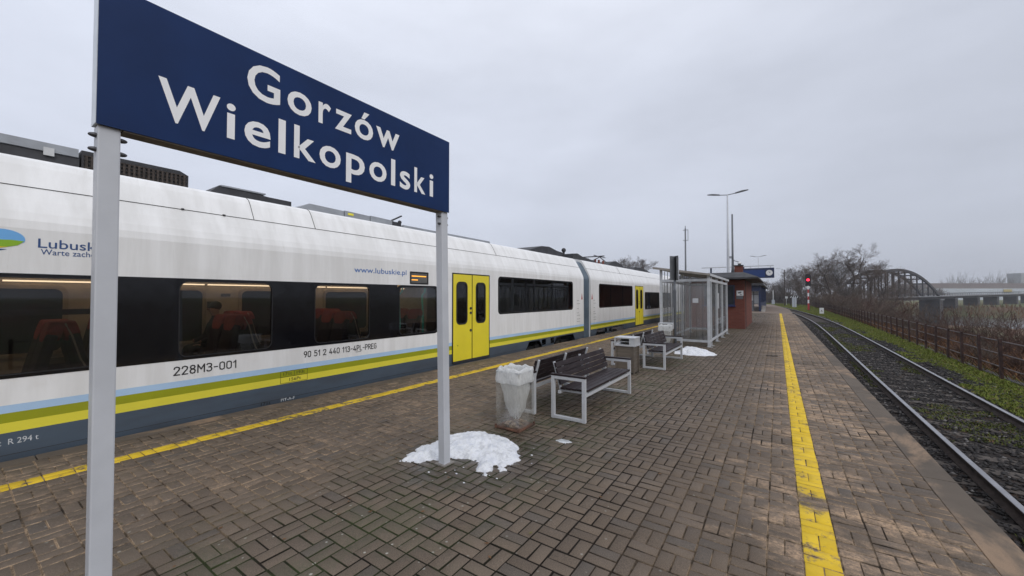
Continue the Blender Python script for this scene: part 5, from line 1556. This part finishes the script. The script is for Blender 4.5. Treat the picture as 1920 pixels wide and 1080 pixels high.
def grow(seed, H, spread=.6, lean=0., levels=4, r0=None, fork=.3, up=.10, kids=2.0, rmin=.012, wig=.16):
    q = random.Random(seed); big, fine = [], []
    def br(p, d, L, r, lev):
        n = 5 if lev == 0 else 4 if lev < 3 else 3
        for i in range(n):
            d = (d + Vector((q.gauss(0, wig), q.gauss(0, wig), q.gauss(0, wig * .6) + up))).normalized() if not (lev == 0 and i == 0) else d
            e = p + d * (L / n); r2 = max(rmin, r * (1 - .62 / n))
            (big if lev < 2 else fine).append((*p, *e, r, r2))
            p, r = e, r2
            if lev < levels and (lev > 0 or (i + 1) / n > fork):
                c = int(kids) + (1 if q.random() < kids % 1 else 0)
                if i == n - 1: c += 1
                for _ in range(c):
                    ax = Vector((q.gauss(0, 1), q.gauss(0, 1), q.gauss(0, .5))); ax = (ax - d * ax.dot(d)).normalized()
                    an = R_(q.uniform(18, 48))
                    nd = (d * math.cos(an) + ax * math.sin(an) * (1 + .4 * spread)).normalized()
                    br(p.copy(), nd, L * q.uniform(.45, .72) * (1 - .25 * i / n), max(rmin, r * q.uniform(.5, .68)), lev + 1)
    br(Vector((0, 0, 0)), Vector((lean, 0, 1)).normalized(), H * .46, r0 or H * .020, 0)
    return big, fine
def tree_proto(seed, H, mat_='twig', **kw):
    big, fine = grow(seed, H, **kw)
    top = max(s[5] for s in big + fine); k = H / top
    S_ = [tuple(c * k for c in s[:6]) + (s[6], s[7]) for s in big]; F_ = [tuple(c * k for c in s[:6]) + (s[6], s[7]) for s in fine]
    r = D.objects.new('bare_tree', None); r.empty_display_size = .1; COL.objects.link(r)
    seg_mesh('trunk', S_, M['bark'], r, 6); seg_mesh('crown', F_, M[mat_], r, 3)
    return r
TK = dict(levels=5, rmin=.009, up=.05)
TP = [tree_proto(1, 16, kids=1.35, fork=.12, r0=.36, wig=.13, **TK), tree_proto(2, 15, kids=1.35, lean=.12, fork=.1, r0=.30, wig=.14, **TK), tree_proto(3, 17, kids=1.3, fork=.1, r0=.30, wig=.12, **TK),
      tree_proto(5, 13, mat_='twig_grey', kids=1.45, spread=1.0, fork=.1, r0=.26, wig=.15, **TK), tree_proto(8, 15, kids=1.3, lean=.35, spread=.9, fork=.1, r0=.28, wig=.13, **TK)]
used = set()
G_T = 'leafless trees beyond the fence and track'
def tree(px, Z, H, p, label, group=G_T, zb=None, rz=None, name='bare_tree'):
    o = TP[p] if p not in used else copy_tree(TP[p]); used.add(p)
    x, y = at(px, Z)
    o.location = (x, y, float(ground_z(x, y)) - .1 if zb is None else zb)
    h0 = (16, 15, 17, 13, 15)[p]
    o.scale = (H / h0,) * 3
    o.rotation_euler.z = rnd.random() * 6.28 if rz is None else rz
    return tag(o, label, 'tree', group)
UP = YAW
tree(1193, 72, 10.6, 3, 'round bare tree rising behind the train roof', 'trees on the train side')
tree(1601, 92, 16.3, 0, 'tallest bare tree, left of the arch bridge, with a broad crown')
tree(1560, 100, 15.6, 2, 'bare tree with dense fan of upright limbs, between the red signal and the tallest tree')
tree(1632, 96, 15.2, 1, 'bare tree directly right of the tallest one, before the bridge arch')
tree(1652, 86, 12.8, 4, 'bare tree leaning right across the top of the bridge arch', rz=UP)
tree(1578, 104, 15.2, 3, 'broad bare tree with grey twigs just left of the tallest tree')
tree(1545, 112, 13.6, 2, 'slim bare tree halfway between the red signal and the tallest tree')
tree(1668, 104, 13.4, 2, 'thin limbed bare tree in front of the arch, rightmost of the large ones')
tree(1503, 150, 16.5, 3, 'round crowned bare tree just behind and left of the red signal')
tree(1483, 165, 15.0, 0, 'bare tree left of the red signal, behind the wooden pole')
tree(1527, 135, 14.2, 1, 'bare tree right behind the red signal')
for px, Z, H, p in ((1462, 185, 13, 2), (1446, 190, 11.5, 0), (1436, 170, 10, 1), (1513, 118, 9, 2), (1470, 140, 9, 3), (1455, 150, 8, 1), (1535, 105, 7, 0), (1493, 130, 10, 4), (1422, 175, 11, 3), (1590, 78, 5.5, 3), (1618, 84, 6, 1)):
    tree(px, Z, H, p, 'bare tree in the brown wood between the track and the arch bridge')

def shrub_segs(seed, H, n=26, rmin=.008):
    q = random.Random(seed); out = []
    for _ in range(n):
        a = q.random() * 6.28; tl = q.uniform(.05, .75)
        d = Vector((math.cos(a) * tl, math.sin(a) * tl, 1)).normalized(); p = Vector((q.gauss(0, .15 * H), q.gauss(0, .15 * H), -.1))
        L = H * q.uniform(.6, 1.05); r = .014 + .012 * q.random()
        for i in range(4):
            d = (d + Vector((q.gauss(0, .16), q.gauss(0, .16), q.gauss(0, .08)))).normalized()
            e = p + d * L / 4; r2 = max(rmin, r * .75); out.append((*p, *e, r, r2)); p, r = e, r2
            for _ in range(2):
                dd = (d + Vector((q.gauss(0, .55), q.gauss(0, .55), q.gauss(.1, .35)))).normalized(); pp = p.copy(); l = L * q.uniform(.12, .3)
                for j in range(2):
                    ee = pp + dd * l; out.append((*pp, *ee, r * .7, rmin)); pp = ee; dd = (dd + Vector((q.gauss(0, .35), q.gauss(0, .35), .12))).normalized(); l *= .8
    return np.array(out)
SH = [shrub_segs(40 + i, 2.4, 22 + i * 2) for i in range(4)]
def scrub(name, spots, mat_, sides=3):
    allv = []
    for (x, y, h, k) in spots:
        s = SH[k].copy(); a = rnd.random() * 6.28; c, si = math.cos(a), math.sin(a); f = h / 2.4
        wide = max(1.0, math.hypot(x, y) / 38)
        for o in (0, 3):
            X, Y = s[:, o] * c - s[:, o + 1] * si, s[:, o] * si + s[:, o + 1] * c
            s[:, o], s[:, o + 1], s[:, o + 2] = X * f + x, Y * f + y, s[:, o + 2] * f + float(ground_z(x, y))
        s[:, 6:] *= wide * (.6 + .4 * f)
        allv.append(s)
    return tag(seg_mesh(name, np.concatenate(allv), mat_, None, sides), kind='stuff')
sp_red, sp_brown = [], []
for _ in range(320):                                   # thicket on the river bank behind the fence
    y = 8 + 125 * rnd.random() ** 1.25
    d = .9 + 24 * rnd.random() ** 1.4
    x = float(xf(y)) + d
    if along(x, y) > 150: continue
    far = min(1, max(0, (y - 22) / 45))
    h = (1.0 + .9 * rnd.random()) * (1 - far) + (1.9 + 2.2 * rnd.random()) * far
    if d < 3: h *= .75
    Zz = x * FV[0] + y * FV[1]; pc = 960 + 733 * (x * RV[0] + y * RV[1]) / Zz
    row = float(np.interp(pc, [1500, 1560, 1620, 1680, 1720, 1780, 1850, 1920, 2400], [552, 549, 556, 586, 608, 626, 642, 660, 726])) + rnd.uniform(-7, 14)
    h = min(h, CAMH - (row - 556) * Zz / 733 - float(ground_z(x, y)))
    if h < .5: continue
    (sp_red if rnd.random() < .55 - .35 * far else sp_brown).append((x, y, h, rnd.randrange(4)))
scrub('red_brown_scrub', sp_red, M['twig_red']); scrub('brown_scrub', sp_brown, M['twig'])
far_sp = []
for px in range(1420, 1760, 7):                        # wood behind the line and the bridge
    Z = rnd.uniform(190, 240) if px < 1560 else rnd.uniform(110, 120) if px < 1640 else rnd.uniform(360, 460)
    x, y = at(px, Z); far_sp.append((x, y, rnd.uniform(5, 9) if px < 1540 else rnd.uniform(2.5, 4.5) if px < 1640 else rnd.uniform(8, 13), rnd.randrange(4)))
for px in range(1415, 1530, 3):
    x, y = at(px, rnd.uniform(150, 178)); far_sp.append((x, y, rnd.uniform(2.6, 5.0), rnd.randrange(4)))
scrub('distant_wood', far_sp, M['twig_grey'])
# single bushes near enough to tell apart
for i, (px, Z, H) in enumerate(((1848, 19, 1.7), (1905, 16.5, 1.5), (1790, 24, 1.8), (1745, 30, 2.0), (1700, 36, 2.2), (1890, 24, 2.0), (1655, 43, 2.6))):
    x, y = at(px, Z)
    if x < float(xf(y)) + .7: x = float(xf(y)) + .9
    s = SH[i % 4].copy(); f = H / 2.4; s[:, :6] *= f; s[:, 6:] *= .8 + Z / 60
    o = seg_mesh('bush', s, M['twig_red' if i % 3 else 'twig'], None, 3)
    o.location = (x, y, float(ground_z(x, y))); o.rotation_euler.z = rnd.random() * 6.28
    tag(o, 'leafless red brown bush on the bank right behind the rusty fence', 'bush', 'bushes behind the fence')
N = 90000
y = 7 + 105 * NR.random(N) ** 1.7
d = .15 + 22 * NR.random(N) ** 1.5
x = xf(y) + d
q = vnoise(x, y, .8, 31)
h = (.12 + .36 * NR.random(N)) * (1 + .5 * q)
blades('dead_weeds', x, y, ground_z(x, y) - .03, h, (.004 + .005 * NR.random(N)) * (1 + y / 12), .8, M['weeds'])
N = 60000
X = NR.uniform(100, 520, N); Z = NR.uniform(60, 330, N)
p = FV[None] * Z[:, None] + RV[None] * X[:, None]; s = along(p[:, 0], p[:, 1]); dd = p[:, 0] - xf(p[:, 1])
keep = (((s > 243) & (s < 266)) | ((s > 266) & (s < 300) & (vnoise(p[:, 0], p[:, 1], .15, 35) > .15))) & (dd > 28)
p = p[keep]; n = len(p)
blades('reeds', p[:, 0], p[:, 1], ground_z(p[:, 0], p[:, 1]) - .1, 1.2 + 1.5 * NR.random(n), .10 + .18 * NR.random(n), .35, M['reeds'])

# ------------------------------------------------------------------ arch bridge over the river
ca, sa = math.cos(PHI), math.sin(PHI)
A0 = (114.4, 133.0); SPAN = 78.0
def BPt(t, w, z):                                      # t along the bridge, w across it (away from the camera)
    return (*CP(A0[0] + t * ca - w * sa, A0[1] + t * sa + w * ca), z)
def dz(t): return 1.1 + .0116 * t
bx_, by_ = CP(A0[0] + SPAN / 2 * ca, A0[1] + SPAN / 2 * sa)
bd = empty('arch_bridge', (bx_, by_, -7), 'dark tied arch bridge over the river with hangers and a long flat deck', 'bridge')
W = 5.2
def bbox(b, t0, t1, w0, w1, za0, za1, zb0, zb1):
    v = [BPt(t, w, z) for t, (zl, zh) in ((t0, (za0, za1)), (t1, (zb0, zb1))) for w in (w0, w1) for z in (zl, zh)]
    b.add(v, [(0, 1, 3, 2), (4, 6, 7, 5), (0, 4, 5, 1), (2, 3, 7, 6), (1, 5, 7, 3), (0, 2, 6, 4)])
for w in (0, W):
    b = MB(); K = 28
    def az(t): u_ = 2 * t / SPAN - 1; return dz(t) + 10.4 * (1 - abs(u_) ** 2.1)
    for i in range(K):
        t0, t1 = SPAN * i / K, SPAN * (i + 1) / K
        bbox(b, t0, t1, w - .35, w + .35, az(t0) - .55, az(t0) + .45, az(t1) - .55, az(t1) + .45)
    b.build('arch_rib', M['bridge'], bd)
    for i in range(1, 14):
        t = SPAN * i / 14
        b = MB(); bbox(b, t - .22, t + .22, w - .2, w + .2, dz(t), az(t) - .5, dz(t), az(t) - .5); b.build('hanger', M['bridge'], bd)
for i in range(2, 13):
    t = SPAN * i / 14
    b = MB(); bbox(b, t - .25, t + .25, .36, W - .36, az(t) - .3, az(t) + .2, az(t) - .3, az(t) + .2); b.build('cross_brace', M['bridge'], bd)
b = MB(); bbox(b, -10, 230, -.6, W + .6, dz(-10) - 1.15, dz(-10) - .35, dz(230) - 1.3, dz(230) - .35); b.build('deck_girder', M['bridge'], bd)
b = MB(); bbox(b, -10, 230, -1.5, W + 1.5, dz(-10) - .345, dz(-10), dz(230) - .345, dz(230)); b.build('deck', M['bridge_deck'], bd)
for w in (-1.45, W + 1.4):
    b = MB(); bbox(b, -10, 230, w, w + .06, dz(-10) + .95, dz(-10) + 1.1, dz(230) + .95, dz(230) + 1.1); b.build('parapet_rail', M['bridge'], bd)
    b = MB()
    for t in range(-8, 230, 3): bbox(b, t, t + .15, w, w + .06, dz(t), dz(t) + .95, dz(t), dz(t) + .95)
    tag(b.build('parapet_post', M['bridge'], bd), kind='stuff')
b = MB(); bbox(b, SPAN - 1.6, SPAN + 2.2, -.6, W + .6, -9.5, dz(SPAN) - 1.9, -9.5, dz(SPAN) - 1.9); pi = b.build('pier', M['pier'], bd)
b = MB(); bbox(b, SPAN - 2.0, SPAN + 2.6, -1.0, W + 1.0, dz(SPAN) - 1.9, dz(SPAN) - 1.3, dz(SPAN) - 1.9, dz(SPAN) - 1.3); b.build('pier_cap', M['bridge_deck'], pi)
b = MB(); bbox(b, -4, 2, -1.6, W + 1.6, -9.5, dz(0) - 1.5, -9.5, dz(0) - 1.5); b.build('pier', M['pier'], bd)
for t in (21, 50, 79, 112, 145):
    t += SPAN
    b = MB(); bbox(b, t - 1.7, t + 1.7, .2, W - .2, -7, dz(t) - 1.32, -7, dz(t) - 1.32); b.build('pier', M['pier'], bd)

# ------------------------------------------------------------------ far bank
def fbox(b, X0, X1, Z0, Z1, z0, z1):
    v = [(*CP(X, Z), z) for z in (z0, z1) for Z in (Z0, Z1) for X in (X0, X1)]
    b.add(v, [(0, 2, 3, 1), (4, 5, 7, 6), (0, 1, 5, 4), (2, 6, 7, 3), (0, 4, 6, 2), (1, 3, 7, 5)])
ha = empty('long_hall', (*CP(560, 440), -4), 'long pale hall with brown roof on the far river bank', 'building')
for i in range(12):
    X0 = 462 + i * 18
    b = MB(); fbox(b, X0, X0 + 17.8, 430, 431, -3, 10.6); b.build('wall_panel', M['hall_wall'], ha)
b = MB(); fbox(b, 462, 678, 431.01, 470, -3, 10.5); b.build('hall_body', M['hall_wall'], ha)
b = MB(); fbox(b, 460, 680, 434, 472, 10.61, 16.5); b.build('roof', M['hall_roof'], ha)
b = MB(); fbox(b, 461, 679, 429.6, 429.9, 3.2, 4.6); b.build('window_band', M['tower'], ha)
b = MB(); fbox(b, 540, 549, 429.2, 429.59, 6.4, 9.6); b.build('yellow_panel', pm('faded_yellow_cladding', (.42, .33, .08), .7), ha)
b = MB()
for i, (X0, h) in enumerate(((678, 33), (692, 27))): fbox(b, X0, X0 + 13.6, 520, 535, -3, h)
tag(b.build('tower_block', M['tower']), 'grey tower block at the right edge beyond the long pale hall', 'building')
for i, (px, H) in enumerate(((1770, 17), (1786, 21), (1799, 27), (1822, 21), (1842, 20), (1857, 24), (1874, 28), (1896, 22))):
    sg_ = SH[i % 4].copy(); f = H / 2.4; sg_[:, 0:2] *= f * .62; sg_[:, 3:5] *= f * .62; sg_[:, 2] *= f; sg_[:, 5] *= f; sg_[:, 6:] *= 11
    o = seg_mesh('bare_tree', sg_, M['twig_grey'], None, 3)
    x, y = at(px, 490); o.location = (x, y, 1.0)
    tag(o, 'hazy bare tree above the brown hall roof, %s to the right of the bridge arch' % ('first', 'second', 'third', 'fourth', 'fifth', 'sixth', 'seventh', 'eighth')[i], 'tree', 'trees beyond the hall')

# ------------------------------------------------------------------ damp air over the river
b = MB(); b.box(-1500, 1500, -1000, 1700, -12, 40)
hz = b.build('haze', [])
hm = D.materials.new('haze'); hm.use_nodes = True
hn = hm.node_tree.nodes; hn.clear()
ho_ = hn.new('ShaderNodeOutputMaterial'); hv = hn.new('ShaderNodeVolumePrincipled')
hv.inputs['Color'].default_value = (.86, .89, .96, 1); hv.inputs['Density'].default_value = .0004; hv.inputs['Anisotropy'].default_value = .3
hm.node_tree.links.new(hv.outputs[0], ho_.inputs['Volume'])
hz.data.materials.append(hm)
tag(hz, kind='stuff')
